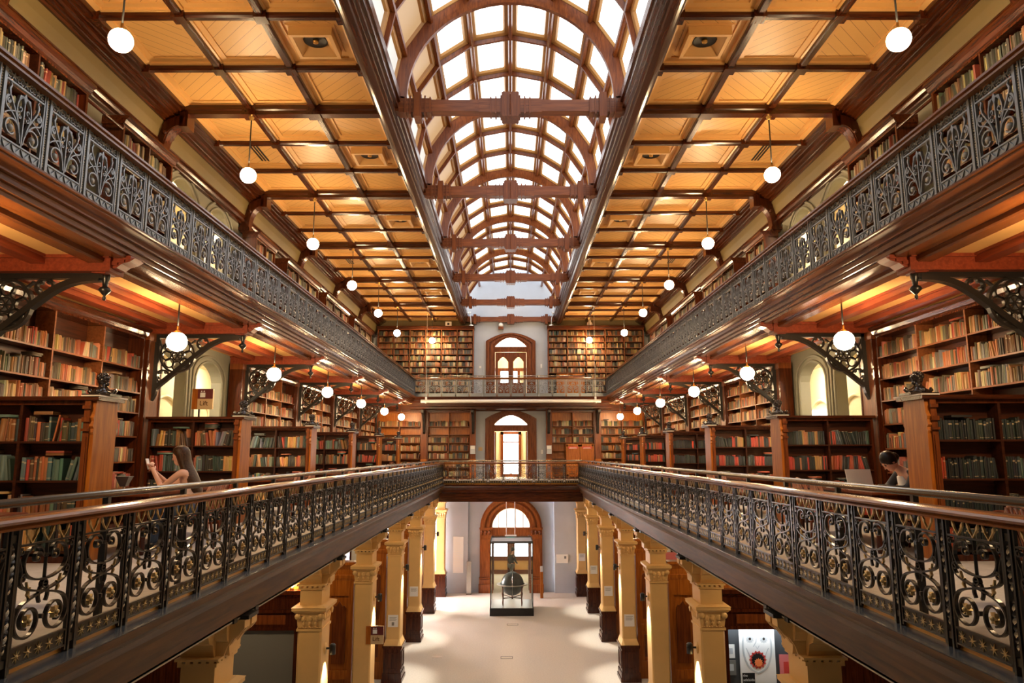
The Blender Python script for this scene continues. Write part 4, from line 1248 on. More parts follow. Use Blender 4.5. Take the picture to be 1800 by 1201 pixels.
# low alcove bookcases standing at right angles to the walls, with panelled ends
def wavy(x0, x1, z0, z1):
    """end panel outline with scalloped shoulders (y,z)"""
    r = []
    for z, dx in ((z0, 0), (z0 + .34, 0), (z0 + .37, .02), (z0 + .41, .035), (z0 + .44, .02), (z1 - .40, .02), (z1 - .37, .035), (z1 - .33, .02), (z1 - .30, .045), (z1 - .24, .03), (z1 - .20, .045), (z1 - .16, .02), (z1, 0)):
        r.append((x1 + dx - .03, z))
    l = [(x0 + (x1 - p[0]), p[1]) for p in reversed(r)]
    return r + l
def finial():
    t = thing('carved_finial', '', 'carving')
    b = MB()
    b.box(-.17, .17, -.13, .13, 0, .03)
    b.lathe([(.12, .03), (.07, .07), (.045, .12), (.05, .16)], (0, 0, 0), 12)
    for q in (-1, 1):
        b.tube([(q * .03, 0, .10), (q * .08, 0, .06), (q * .13, 0, .045), (q * .16, 0, .07), (q * .145, 0, .095)], [.035, .03, .028, .026, .016], 8)
        b.tube([(0, q * .03, .10), (0, q * .07, .06), (0, q * .11, .05), (0, q * .12, .08)], [.035, .03, .026, .015], 8)
    b.obj('base', 'black_w', t)
    b = MB()
    b.ball((0, 0, .20), .062, 14, 10, sc=(1, 1.05, 1.15))
    for i in range(11):
        a = 2 * PI * i / 11
        b.ball((.052 * math.cos(a), .055 * math.sin(a), .225 + .02 * (i % 2)), .027, 8, 6)
    for i in range(5): b.ball((.03 * math.cos(1.26 * i), .03 * math.sin(1.26 * i), .272), .024, 8, 6)
    b.ball((.064, 0, .195), .014, 6, 5); b.ball((.05, 0, .155), .028, 8, 6)
    b.obj('head', 'black_w', t)
    return t
fi0 = finial()
first = True
LZ = [H - 1.15 - GF + .06, H - .74 - GF, H - .295 - GF, H + .155 - GF]
LTOP = H + .63 - GF
for s in (-1, 1):
    for k in range(1, 7):
        W = 1.66
        yk = YK(k)
        loc = (4.92 if s == 1 else -6.58, yk - .22, GF)
        pal = 'left' if s == -1 else ('right' if k in (1, 4) else 'right_mix')
        lab = 'low cedar alcove bookcase with carved end panel, %s from the camera on the %s' % (ORD[k - 1], SIDE[s])
        t = bookcase('alcove_bookcase', lab, loc, 0, W, 2, LZ, LTOP, .22, ('wood', 'wood_shelf'), pal, ('%s %s low bookcase' % (ORD[k - 1], SIDE[s]), s), cornice=False,
                     group='low alcove bookcases', fillkw=dict(hr=(.215, .255) if s == 1 else (.22, .30), thick=(.018, .036) if s == 1 else (.020, .050), flat_top=.55, lean=.8 if s == -1 else .15, full=.985))
        xe = 0 if s == 1 else W
        b = MB()
        b.box(.05, W - .05, .22, .44, 0, LTOP - .03)
        b.obj('rear_half', 'wood', t)
        b = MB(); b.prism([(-.06, LTOP), (-.07, LTOP + .02), (-.07, LTOP + .045), (.51, LTOP + .045), (.51, LTOP + .02), (.50, LTOP)], 'x', -.10, W + .02) if s == 1 else b.prism([(-.06, LTOP), (-.07, LTOP + .02), (-.07, LTOP + .045), (.51, LTOP + .045), (.51, LTOP + .02), (.50, LTOP)], 'x', -.02, W + .10)
        b.obj('top_board', 'wood_x', t)
        b = MB()
        x0, x1 = (-.10, .03) if s == 1 else (W - .03, W + .10)
        b.prism(wavy(-.03, .47, 0, LTOP), 'x', *((-.045, .0) if s == 1 else (W, W + .045)))
        b.obj('end_panel', 'wood_or', t)
        b = MB(); b.box(*((-.12, .10) if s == 1 else (W - .10, W + .12)), -.09, .53, LTOP + .045, LTOP + .06); b.obj('capping', 'marble', t)
        b = MB(); xs = (0, .07) if s == 1 else (W - .07, W)
        b.box(xs[0], xs[1], -.045, 0, 0, LTOP); b.box(xs[0] + .015, xs[1] - .015, -.06, -.045, .3, LTOP - .42)
        for z_, dz in ((LTOP - .10, .04), (LTOP - .25, .05), (LTOP - .36, .03)): b.box(xs[0] - .008, xs[1] + .008, -.075, -.04, z_, z_ + dz)
        b.obj('front_stile', 'wood_mid', t)
        o = fi0 if first else copy_tree(fi0)
        first = False
        o.location = (s * 4.95, yk, GF + LTOP + .06); o.rotation_euler = (0, 0, PI if s == 1 else 0)
        tag(o, 'dark carved head ornament on the end of the %s low bookcase on the %s' % (ORD[k - 1], SIDE[s]), 'carving', 'carved heads on the low bookcases')
# upper gallery bookcases against the long walls
UPZ = [.08 + .335 * i for i in range(8)]
for s in (-1, 1):
    for i, (y0, y1, nc) in enumerate(((4.6, 10.2, 5), (11.2, 12.95, 2), (17.5, 18.95, 2), (20.0, 23.4, 3), (24.4, 27.9, 3), (28.9, 32.6, 3))):
        loc = (s * 6.44, y1 if s == 1 else y0, UF)
        bookcase('wall_bookcase', 'dark cedar bookcase against the %s wall of the upper gallery, %s from the camera' % (SIDE[s], ORD[i]), loc, -PI / 2 if s == 1 else PI / 2, y1 - y0, nc, UPZ, 2.80, .36,
                 ('wood', 'wood_shelf'), 'upper', ('%s %s upper bookcase' % (ORD[i], SIDE[s]), s), group='bookcases of the upper gallery', fillkw=dict(hr=(.2, .27), full=.9, flat_top=.1, thick=(.016, .042)))
# end wall bookcases
EZ = [.10 + .312 * i for i in range(11)]
for s in (-1, 1):
    skip = [(c, r) for c in ((0, 1) if s == 1 else ()) for r in range(0, 4)]
    x0 = -6.7 if s == -1 else 1.86
    o = bookcase('end_bookcase', 'tall bookcase filling the far wall of the upper gallery, %s of the doorway' % SIDE[s], (x0, 35.45, UF), 0, 4.84, 5 if s == 1 else 6, EZ, 3.58, .5, ('wood_mid', 'wood_lip'), 'end',
             ('%s upper end bookcase' % SIDE[s], s), group='bookcases on the far wall', fillkw=dict(hr=(.19, .25), full=.98, flat_top=.1, thick=(.016, .045)), skip=skip)
    for j, (xa, xb, nc) in enumerate(((1.99, 4.14, 2), (4.40, 6.62, 2))):
        xl = xa if s == 1 else -xb
        zz = [z + .02 for z in (.12, .55, .97, 1.35, 1.75, 2.15, 2.55)]
        skip = [(c, r) for c in (0, 1) for r in (0, 1, 2, 3)] if (s == 1 and j == 0) else ([(c, 5) for c in (0, 1)] if s == -1 else [])
        bookcase('end_bookcase', 'bookcase on the far wall of the lower gallery, %s the %s-hand bracket post' % ('doorway side of' if j == 0 else 'corner side of', SIDE[s]), (xl, 35.5, GF), 0, xb - xa, nc, zz, 3.3, .45, ('wood_mid', 'wood_lip'), 'end',
                 ('%s lower end bookcase %s' % (SIDE[s], 'near the door' if j == 0 else 'in the corner'), s), cornice=False, group='bookcases on the far wall', skip=skip, fillkw=dict(hr=(.22, .28), flat_top=.1), back='wood_or')
# pairs of cupboard doors set in the right-hand end bookcases
def cupboard(label, loc, w_, h_, signs):
    t = thing('cupboard', label, 'cupboard', loc)
    b = MB(); b.box(0, w_, 0, .3, 0, h_); b.obj('body', 'wood_or', t)
    for i in range(2):
        x0 = .02 + i * (w_ / 2 - .01)
        b = MB(); b.box(x0, x0 + w_ / 2 - .03, -.03, 0, .03, h_ - .03); 
        for a in ((x0, x0 + .09, .03, h_ - .03), (x0 + w_ / 2 - .12, x0 + w_ / 2 - .03, .03, h_ - .03), (x0, x0 + w_ / 2 - .03, .03, .13), (x0, x0 + w_ / 2 - .03, h_ - .13, h_ - .03)): b.box(a[0], a[1], -.045, -.03, a[2], a[3])
        d = b.obj('door', 'wood_or', t)
        b = MB(); b.ball((w_ / 2 + (-.05 if i == 0 else .05), -.06, h_ * .52), .025, 8, 6); b.obj('knob', 'brass', d)
        b = MB(); b.box(x0 + .10, x0 + w_ / 2 - .13, -.052, -.046, h_ - .24, h_ - .13, 0); b.box(x0 + .16, x0 + w_ / 2 - .19, -.056, -.052, h_ - .20, h_ - .185, 1); b.box(x0 + .14, x0 + w_ / 2 - .17, -.056, -.052, h_ - .225, h_ - .215, 1)
        b.obj('door_sign', ['red' if signs else 'wood_red', 'white'], d)
cupboard('orange cedar cupboard with two doors in the upper right end bookcase', (2.28, 35.42, UF + .1), 1.40, 1.18, False)
cupboard('orange cedar cupboard with two red door signs in the lower right end bookcase', (2.70, 35.46, GF + .1), 1.38, 1.60, True)

# ------------------------------------------------------------------ doorways of the end wall
def arch_frame(name, label, hw, zb, zs, rise, round_, wid, mat, y=YW):
    """stepped timber architrave about an opening; returns the root"""
    t = structure(link(name, None, None, (0, y, 0)), label)
    steps = ((0, .22, .06), (.22, .45, .15), (.45, .62, .09), (.62, .85, .19), (.85, 1.0, .13))
    for a, c, pr in steps:
        b = MB()
        def pth(o):
            n = 24
            if round_: return [(-(hw + o) * math.cos(PI * i / n), zs + (hw + o) * math.sin(PI * i / n)) for i in range(n + 1)]
            return [((hw + o) * (-1 + 2 * i / n), zs + o * .55 + (rise) * (1 - (-1 + 2 * i / n) ** 2)) for i in range(n + 1)]
        ip = [(-(hw + a * wid), zb)] + pth(a * wid) + [((hw + a * wid), zb)]
        op = [(-(hw + c * wid), zb)] + pth(c * wid) + [((hw + c * wid), zb)]
        n = len(ip)
        vs = [(p[0], -pr, p[1]) for p in ip] + [(p[0], -pr, p[1]) for p in op] + [(p[0], .0, p[1]) for p in ip] + [(p[0], .0, p[1]) for p in op]
        fs = []
        for i in range(n - 1):
            fs += [(i, i + 1, n + i + 1, n + i), (i, 2 * n + i, 2 * n + i + 1, i + 1), (n + i, n + i + 1, 3 * n + i + 1, 3 * n + i)]
        b.add(vs, fs)
        b.obj('architrave', mat, t)
    return t
def pane(b, pts, y, m=0):
    b.add([(x, y, z) for x, z in pts], [tuple(range(len(pts)))], m)
# ground floor: round-headed doorway, open to the lobby
d1 = arch_frame('door_1', 'round-arched cedar doorway at the far end of the ground floor', .93, 3.05, 3.05, .93, True, .58, 'wood_arch')
b = MB()
for s in (-1, 1):
    x0, x1 = sorted((s * .93, s * 1.52))
    b.box(x0, x1, -.14, 0, .62, 2.66); b.box(x0 + .10, x1 - .10, -.17, -.14, .75, 2.5)
    b.box(x0 - .02, x1 + .02, -.18, 0, .40, .62); b.box(x0 - .05, x1 + .05, -.22, 0, 0, .40); b.box(x0 - .03, x1 + .03, -.19, 0, .66, .72)
    b.box(x0 - .02, x1 + .02, -.19, 0, 2.98, 3.06); b.box(x0 + .0, x1, -.16, 0, 2.64, 2.98)
b.obj('pilasters', 'wood_arch', d1)
b = MB()
for s in (-1, 1):
    for i in range(3):
        x = s * (1.05 + .18 * i); b.lathe([(.001, -.02), (.075, -.015), (.075, .015), (.001, .02)], (x, -.18, 2.86), 10, 0, 'y')
        b.ball((x, -.17, 2.76), .05, 8, 6)
b.obj('carved_capitals', 'wood_mid', d1)
b = MB(); b.box(-.95, .95, -.08, .12, 2.70, 3.04); b.box(-.95, .95, -.11, .12, 3.0, 3.06); b.obj('transom', 'wood_arch', d1)
b = MB(); pane(b, [(-.9 * math.cos(PI * i / 20), 3.05 + .9 * math.sin(PI * i / 20)) for i in range(21)], .10); b.obj('fanlight', 'day_soft', d1)

b = MB()
for x in (-.60, -.22, .22, .60): b.box(x - .018, x + .018, .06, .10, 3.05, 3.05 + math.sqrt(.9 ** 2 - x * x))
b.obj('fanlight_bars', 'wood_mid', d1)
for s in (-1, 1):        # the two leaves folded back into the reveal
    x0, x1 = sorted((s * .93, s * .86))
    b = MB(); b.box(x0, x1, .42, 1.30, .02, 2.68, 0); b.box(x0 - .01, x1 + .01, .52, 1.2, 1.05, 2.5, 1); f = b.obj('door_leaf', ['wood_mid', 'glass'], d1)
    b = MB(); b.tube([(s * .84, .5, 1.0), (s * .80, .5, 1.02), (s * .80, .5, 1.22), (s * .84, .5, 1.24)], .012, 6); b.obj('handle', 'brass', f)
# lobby doors with daylit panes at the back
d4 = structure(link('door_4', None, None, (0, 41.4, 0)), 'dark glazed double doors at the back of the lobby')
b = MB()
b.box(-1.32, -1.16, -.08, .08, 0, 2.3); b.box(1.16, 1.32, -.08, .08, 0, 2.3); b.box(-.05, .05, -.08, .08, 0, 2.0); b.box(-1.32, 1.32, -.08, .08, 1.98, 2.12); b.box(-2.5, 2.5, -.08, .08, 3.0, 3.15)
for s in (-1, 1):
    b.box(*sorted((s * 1.32, s * 2.5)), -.05, .05, 0, .45)
    for xx in (.06, 1.0): b.box(*sorted((s * xx, s * (xx + .15))), -.06, .06, 0, 1.98)
    b.box(*sorted((s * .06, s * 1.16)), -.06, .06, 0, .22); b.box(*sorted((s * .06, s * 1.16)), -.06, .06, .72, .95); b.box(*sorted((s * .06, s * 1.16)), -.06, .06, 1.86, 1.98)
b.obj('frame', 'wood_mid', d4)
b = MB()
for s in (-1, 1): pane(b, [(s * .2, .94), (s * 1.02, .94), (s * 1.02, 1.88), (s * .2, 1.88)], .0)
b.obj('upper_panes', 'day', d4)
b = MB()
for s in (-1, 1): pane(b, [(s * .2, .21), (s * 1.02, .21), (s * 1.02, .74), (s * .2, .74)], .0)
b.obj('lower_panels', 'cream', d4)
b = MB()
b.box(-1.3, 1.3, -.02, .0, 2.12, 3.0)
for s in (-1, 1): b.box(*sorted((s * 1.36, s * 2.4)), -.03, .0, .45, 3.0)
b.obj('side_boards', 'white', d4)
# lower gallery doorway, open on a bright window
d2 = arch_frame('door_2', 'segmental-arched cedar doorway of the lower gallery, open on a bright window', .82, GF, H + 1.48, .42, False, .46, 'wood_dr')

b = MB(); b.box(-.84, .84, -.06, .12, H + 1.12, H + 1.40); b.box(-.84, .84, -.10, .12, H + 1.34, H + 1.42); b.obj('transom', 'wood_dr', d2)
b = MB(); pane(b, [(-.80, H + 1.42), (.80, H + 1.42)] + [(.80 - 1.6 * i / 14, H + 1.46 + .42 * (1 - (1 - 2 * i / 14) ** 2)) for i in range(15)], .09); b.obj('fanlight', 'day_soft', d2)
for s in (-1, 1):
    b = MB(); x0, x1 = sorted((s * .82, s * .76)); b.box(x0, x1, .42, 1.25, GF + .02, H + 1.10, 0); b.box(x0 - .006, x1 + .006, .52, 1.15, GF + .9, H + 1.0, 1); b.obj('door_leaf', ['wood_or', 'glass'], d2)
w2 = structure(link('window_2', None, None, (0, 38.9, 0)), 'bright sash window seen through the lower gallery doorway')
b = MB(); pane(b, [(-.40, GF + .15), (.40, GF + .15), (.40, H + 1.03), (-.40, H + 1.03)], 0); b.obj('glass', 'day', w2)
b = MB(); b.box(-.56, -.40, -.1, .1, GF, H + 1.18); b.box(.40, .56, -.1, .1, GF, H + 1.18); b.box(-.56, .56, -.1, .1, H + 1.03, H + 1.18); b.box(-.4, .4, -.05, .05, H + .60, H + .66); b.box(-.4, .4, -.05, .05, GF, GF + .16); b.obj('sash', 'wood_mid', w2)
# upper gallery doorway: closed doors with arched lights
d3 = arch_frame('door_3', 'segmental-arched cedar doorway of the upper gallery with two glazed leaves', .80, UF, H + 5.42, .42, False, .46, 'wood_dr')
b = MB(); b.box(-.82, .82, -.06, .12, H + 5.12, H + 5.36); b.box(-.82, .82, -.10, .12, H + 5.30, H + 5.38); b.obj('transom', 'wood_dr', d3)
b = MB(); pane(b, [(-.79, H + 5.38), (.79, H + 5.38)] + [(.79 - 1.58 * i / 14, H + 5.40 + .42 * (1 - (1 - 2 * i / 14) ** 2)) for i in range(15)], .09); b.obj('fanlight', 'day_soft', d3)
b = MB(); b.box(-.012, .012, .05, .09, H + 5.38, H + 5.82); b.obj('fanlight_bar', 'wood_mid', d3)
for s in (-1, 1):
    b = MB()
    a0, a1 = s * .002, s * .78
    lx, hx = sorted((a0, a1))
    i0, i1 = lx + .13, hx - .13
    zt, zs_ = H + 5.10, H + 4.62
    ap = [(i1 + (i0 - i1) * i / 12, zs_ + .24 * math.sin(PI * i / 12)) for i in range(13)]
    b.box(lx, i0, .02, .08, UF, zt); b.box(i1, hx, .02, .08, UF, zt); b.box(i0, i1, .02, .08, UF, UF + .9)
    b.prism([(i0, zt), (i1, zt)] + ap, 'y', .02, .08)
    if s == 1: b.box(-.03, .03, .0, .03, UF, zt)
    lf = b.obj('door_leaf', 'wood_mid', d3)
    b = MB(); pane(b, [(i0, UF + .9), (i1, UF + .9)] + ap, .05); b.obj('light', 'glass', lf)
b = MB(); pane(b, [(-.55, UF + .3), (.35, UF + .3), (.35, H + 4.45), (-.55, H + 4.45)], 38.85); structure(b.obj('window_3', 'day'), 'bright window beyond the upper gallery doors')
b = MB(); b.box(-1.2, 1.2, 38.7, 38.84, H + 4.46, H + 4.62); b.box(-.7, -.56, 38.7, 38.84, UF, H + 4.46); b.box(.36, .5, 38.7, 38.84, UF, H + 4.46); structure(b.obj('trim_7', 'wood_mid'), 'timber surround of the landing window')
# ------------------------------------------------------------------ ground floor fittings
for s in (-1, 1):
    m = MB(s); m.box(6.86, XW, Y0, YW - .5, 0, 4.74); structure(m.obj('trim_8', 'wood'), 'dark timber lining of the ground floor wall on the %s' % SIDE[s])
    # framed screen between the columns
    y = YK(2) + .25
    t = thing('framed_screen', 'dark timber framed screen with a plain grey board, left of the second column' if s == -1 else 'dark timber framed display recess with posters, right of the second column', 'screen', (s * 3.75, y, 0))
    b = MB(s)
    b.box(0, .14, -.05, .12, 0, 4.1); b.box(1.72, 1.86, -.05, .12, 0, 4.1); b.box(1.86, 3.1, -.0, .12, 0, 4.1)
    b.box(.14, 1.72, -.04, .12, 3.50, 4.1); b.box(0, 1.9, -.08, .12, 3.80, 3.86); b.box(0, 1.9, -.06, .12, 3.50, 3.56)
    b.prism([(-.06, 4.06), (-.10, 4.10), (-.16, 4.13), (-.16, 4.20), (.12, 4.20), (.12, 4.06)], 'x', -.02, 3.1)
    b.box(.14, 1.72, -.04, .12, 0, .9)
    b.obj('frame', 'wood', t)
    b = MB(s)
    b.prism([(.45, 3.70), (.62, 3.68), (.9, 3.74), (1.2, 3.70), (1.3, 3.76), (1.1, 3.78), (.9, 3.78), (.6, 3.76)], 'y', -.055, -.03) if False else b.box(.3, 1.56, -.055, -.04, 3.60, 3.76)
    b.obj('carved_tablet', 'wood_mid', t)
    b = MB(s)
    b.box(0, 3.1, .0, .10, 4.20, 4.72)
    for i in range(5): b.box(.08 + .6 * i, .58 + .6 * i, -.03, 0, 4.28, 4.64)
    b.obj('frieze', 'wood_or', t)
    if s == -1:
        b = MB(s); b.box(.14, 1.72, .02, .06, .9, 3.50); b.obj('board', 'grey_panel', t)
    else:
        b = MB(s); b.box(.14, 1.72, .55, .58, .9, 3.50); b.box(.12, .15, .06, .58, .9, 3.5); b.box(1.71, 1.74, .06, .58, .9, 3.5); b.box(.14, 1.72, .06, .58, 3.5, 3.53)
        b.obj('lining', 'dark_panel', t)
        b = MB(s); b.tube([(.2, .30, 3.46), (1.66, .30, 3.46)], .025, 8); b.obj('tube_light', 'tube', t)

def text(body, size, loc, mat, parent, rot=(PI / 2, 0, 0), name='lettering', bold=.0, align='LEFT', extrude=.001):
    c = bpy.data.curves.new(name, 'FONT')
    c.body = body; c.size = size; c.align_x = align; c.offset = bold; c.extrude = extrude
    c.materials.append(M[mat])
    o = bpy.data.objects.new(name, c)
    COL.objects.link(o)
    me = bpy.data.meshes.new_from_object(o)
    bpy.data.objects.remove(o)
    o = link(name, me, parent, loc)
    o.rotation_euler = rot
    return o


# poster of a shouting white-painted face
py = YK(2) + .25 + .53
po = thing('poster', 'white poster of a shouting painted face with red mouth in the display recess', 'poster', (4.25, py, 2.30))
b = MB(); b.box(0, .66, -.012, 0, 0, 1.16); b.obj('sheet', 'white', po)
b = MB()
for cx, cz in ((.20, .90), (.46, .90)):
    b.star((cx, cz), .060, .085, 12, .004, 0, y=-.016)
b.flat([(.33, .96), (.31, .84), (.26, .76)], .016, .004, y=-.016); b.flat([(.12, .74), (.18, .62), (.20, .42)], .012, .004, y=-.016); b.flat([(.54, .74), (.48, .62), (.46, .42)], .012, .004, y=-.016)
b.flat([(.10, 1.0), (.20, 1.035), (.28, 1.0)], .014, .004, y=-.016); b.flat([(.38, 1.0), (.47, 1.04), (.57, 1.0)], .014, .004, y=-.016)
b.flat([(.30, .78), (.33, .72), (.37, .78)], .012, .004, y=-.016)
b.flat(bez((.08, .95), (.03, .6), (.12, .35), (.33, .30), 10) + bez((.33, .30), (.54, .35), (.63, .6), (.58, .95), 10), .03, .004, y=-.016)
b.obj('face_shading', 'face_grey', po)
b = MB(); b.star((.33, .53), .135, .165, 14, .004, 0, y=-.018); b.obj('mouth', 'red', po)
b = MB(); b.star((.33, .53), .105, .13, 14, .004, 0, y=-.022); b.box(.03, .26, -.02, -.016, .02, .30); b.obj('mouth_shadow', 'black', po)
b = MB(); b.star((.34, .48), .06, .085, 12, .004, 0, y=-.026); b.obj('tongue', 'orange_p', po)
b = MB()
for cx in (.20, .46): b.star((cx, .90), .020, .028, 8, .004, 0, y=-.020)
b.obj('pupils', 'eye', po)
for i, wd in enumerate(('the', 'adelaide', 'fringe')): text(wd, .065, (.04, -.024, .235 - .075 * i), 'white', po)
for x, z, w_, h_, mt, lab in ((4.00, 2.86, .16, .24, 'paper', 'small pale framed card beside the shouting face poster'), (4.00, 2.56, .17, .26, 'grey_panel', 'small grey card under the pale card beside the poster'),
                              (4.98, 2.42, .30, .50, 'pink', 'red display card right of the shouting face poster'), (3.92, 2.1, .04, 1.0, 'paper', 'narrow pale strip at the left edge of the display recess')):
    t = thing('display_card', lab, 'card', (x, py, z)); b = MB(); b.box(0, w_, -.015, 0, 0, h_, 0); b.obj('card', mt, t)
    b = MB(); b.box(w_ * .25, w_ * .75, -.018, -.015, h_ * .3, h_ * .75); b.obj('picture', 'face_grey' if mt != 'pink' else 'red', t)
for s in (-1, 1):
    t = thing('header_lamp', 'small bright lamp on top of the %s framed screen, lighting the orange frieze' % SIDE[s], 'lamp', (s * (3.95 if s == -1 else 4.5), YK(2) + .16, 4.20))
    b = MB(); b.ball((0, 0, .10), .045, 12, 8); b.obj('bulb', 'lamp_up', t)
    b = MB(); b.lathe([(.001, 0), (.04, 0), (.03, .04), (.02, .06), (.001, .06)], (0, 0, 0), 10); b.obj('holder', 'brass', t)
    t = thing('ladder_rail', 'thin timber rail joining the first two upper bookcases on the %s' % SIDE[s], 'rail', (s * 6.46, 10.2, H + 5.36))
    b = MB(); b.tube([(0, 0, 0), (0, 1.0, 0)], .025, 8); b.obj('rod', 'wood', t)
t = thing('white_panel', 'white panel standing for a bright opening between the first two left upper bookcases', 'board', (-6.98, 10.38, UF + .2))  # white paint stands for a bright opening in this gap
b = MB(); b.box(-.015, 0.02, 0, .72, 0, 1.9); b.obj('sheet', 'white', t)
b = MB(); b.box(-.015, .035, -.04, 0, 0, 1.9); b.box(-.015, .035, .72, .76, 0, 1.9); b.box(-.015, .035, -.04, .76, 1.9, 1.94); b.obj('frame', 'wood', t)
# panelled ends of the ground floor presses beside each column
def press():
    t = thing('panelled_press', '', 'cabinet')
    b = MB()
    b.box(0, .66, 0, .5, 0, 4.0); b.box(-.02, .68, -.03, .5, 0, .35)
    for x0, x1, z0, z1 in ((0, .11, .35, 3.6), (.55, .66, .35, 3.6), (.11, .55, 3.25, 3.6), (.11, .55, .35, .5), (.11, .55, 1.35, 1.55)): b.box(x0, x1, -.035, 0, z0, z1)
    b.prism([(-.03, 3.6), (-.05, 3.66), (-.05, 3.72), (-.03, 3.74), (-.03, 3.86), (-.07, 3.92), (-.12, 3.98), (-.12, 4.04), (0, 4.04), (0, 3.6)], 'x', -.03, .69)
    b.obj('body', 'wood_or', t)
    b = MB()
    b.prism([(.20, .62), (.46, .62), (.46, 1.25), (.20, 1.25)], 'y', -.03, 0)
    top = [(.17, 1.70), (.49, 1.70), (.49, 2.95), (.45, 3.02), (.40, 3.0), (.33, 3.12), (.26, 3.0), (.21, 3.02), (.17, 2.95)]
    b.prism(top, 'y', -.03, 0)
    b.obj('raised_panel', 'wood_mid', t)
    return t
pr0 = press()
first = True
for s in (-1, 1):
    for k in range(3, 7):
        o = pr0 if first else copy_tree(pr0)
        first = False
        o.location = (s * 3.80 - (.66 if s == -1 else 0), YK(k) + .12, 0)
        tag(o, 'orange cedar panelled press beside the %s column of the %s row' % (ORD[k - 1], SIDE[s]), 'cabinet', 'panelled presses beside the columns')
for s, k, mt, lab in ((1, 3, 'pink', 'pink and red exhibition panel behind the third column of the right row'), (-1, 3, 'white', 'white exhibition panel behind the third column of the left row'),
                      (1, 5, 'white', 'white exhibition panel behind the fifth column of the right row'), (-1, 5, 'white', 'white exhibition panel behind the fifth column of the left row'), (1, 4, 'pink', 'pink exhibition panel behind the fourth column of the right row')):
    t = thing('exhibition_panel', lab, 'panel', (s * 4.62, YK(k) + .35, 0))
    b = MB(s); b.box(0, 1.3, 0, .06, 1.1, 3.6); b.obj('board', mt, t)
    b = MB(s); b.box(0, 1.3, -.05, .1, 0, 1.1); b.box(-.06, 0, -.05, .1, 0, 3.7); b.box(1.3, 1.36, -.05, .1, 0, 3.7); b.obj('frame', 'wood', t)
    b = MB(s); b.box(.15, .7, -.012, 0, 1.5, 2.1); b.box(.2, 1.1, -.012, 0, 2.5, 2.62); b.obj('print', 'red' if mt == 'pink' else 'face_grey', t)
# downlights beneath the lower galleries
dl = MB(); dl.lathe([(.001, -.012), (.075, -.012), (.095, 0), (.001, 0)], (0, 0, 0), 14)
dlm = dl.mesh('downlight', ['lamp_spot'])
i = 0
for s in (-1, 1):
    for k in range(1, 7):
        for dx in (4.35, 5.6):
            o = link('downlight', dlm, None, (s * dx, YK(k) + BAY - 1.0, H - 1.862))
            tag(o, 'small bright downlight under the %s lower gallery, %s bay, %s row' % (SIDE[s], ORD[k - 1], 'inner' if dx < 5 else 'wall'), 'downlight', 'downlights under the lower galleries')
# lift signs
def lift_sign(loc, lab, pole):
    t = thing('lift_sign', lab, 'sign', loc)
    b = MB(); b.box(0, .30, 0, .05, 0, .40, 0); b.box(-.11, 0, -.0, .05, 0, .40, 1); b.obj('board', ['signtan', 'wood_or'], t)
    b = MB(); b.box(.002, .298, -.006, 0, .205, .398); b.obj('header', 'maroon', t)
    b = MB(); b.box(.05, .15, -.010, -.006, .235, .325)
    for x in (.075, .125): b.star((x, .352), .012, .016, 6, .004, 0, y=-.008)
    b.obj('pictogram', 'white', t)
    text('Lift', .13, (.045, -.008, .075), 'wood', t)
    if pole:
        b = MB(); b.box(.02, .05, .01, .04, -pole, 0); b.box(-.1, .2, -.12, .14, -pole, -pole + .02); b.obj('pole', 'black', t)
lift_sign((-3.30, YK(3) - .22, 2.22), 'tan and maroon Lift sign fixed to the third column on the left', 0)
lift_sign((-6.18, 14.1, GF + 2.10), 'tan and maroon Lift sign on a pole beside the left arches', 2.10)
# daylight window of the left aisle at the far end, and lamps added to brighten the lobby and landings
w5 = structure(link('window_4', None, None, (-6.86, 34.0, 0)), 'tall daylit window of the left ground floor aisle beside the end wall')
b = MB(); b.add([(.0, -1.35, 1.0), (.0, 1.35, 1.0), (.0, 1.35, 4.2), (.0, -1.35, 4.2)], [(0, 1, 2, 3)]); b.obj('glass', 'day_win', w5)
b = MB()
for y in (-1.40, -.03, 1.34): b.box(-.02, .06, y, y + .06, .95, 4.25)
for z in (.94, 2.6, 4.2): b.box(-.02, .06, -1.4, 1.4, z, z + .06)
b.obj('sash', 'white', w5)
lm = MB(); lm.ball((0, 0, 0), .16, 16, 10)
lmm = lm.mesh('globe', ['globe_added'])
for i, (loc, lab) in enumerate((((0, 39.6, 4.0), 'added globe lamp brightening the entrance lobby'), ((0, 37.6, H + 1.75), 'added globe lamp brightening the landing behind the lower doorway'), ((0, 37.8, H + 5.6), 'added globe lamp brightening the landing behind the upper doorway'))):
    t = thing('added_landing_lamp', lab, 'lamp', loc); link('globe', lmm, t)
    b = MB(); b.tube([(0, 0, .15), (0, 0, .5 if i == 0 else .7)], .012, 6); b.obj('rod', 'brass', t)
# glass case with the antique globe
CX, CY0, CY1 = 0.02, 30.9, 32.75
t = thing('display_case', 'tall glass display case on a black plinth holding the antique globe', 'display case', (CX, (CY0 + CY1) / 2, 0))
hw, hd, ch = .88, (CY1 - CY0) / 2, 2.95
b = MB(); b.box(-hw - .03, hw + .03, -hd - .03, hd + .03, 0, .30); b.obj('plinth', 'black', t)
b = MB(); b.box(-hw + .02, hw - .02, -hd + .02, hd - .02, .30, .31); b.obj('deck', 'marble', t)
b = MB()
for a in ((-hw, hw, -hd, -hd + .008), (-hw, hw, hd - .008, hd), (-hw, -hw + .008, -hd + .008, hd - .008), (hw - .008, hw, -hd + .008, hd - .008)): b.box(*a, .31, ch)
b.obj('glass_walls', 'glass', t)
b = MB()
for x in (-hw, hw):
    for y in (-hd, hd): b.box(x - .018, x + .018, y - .018, y + .018, .30, ch)
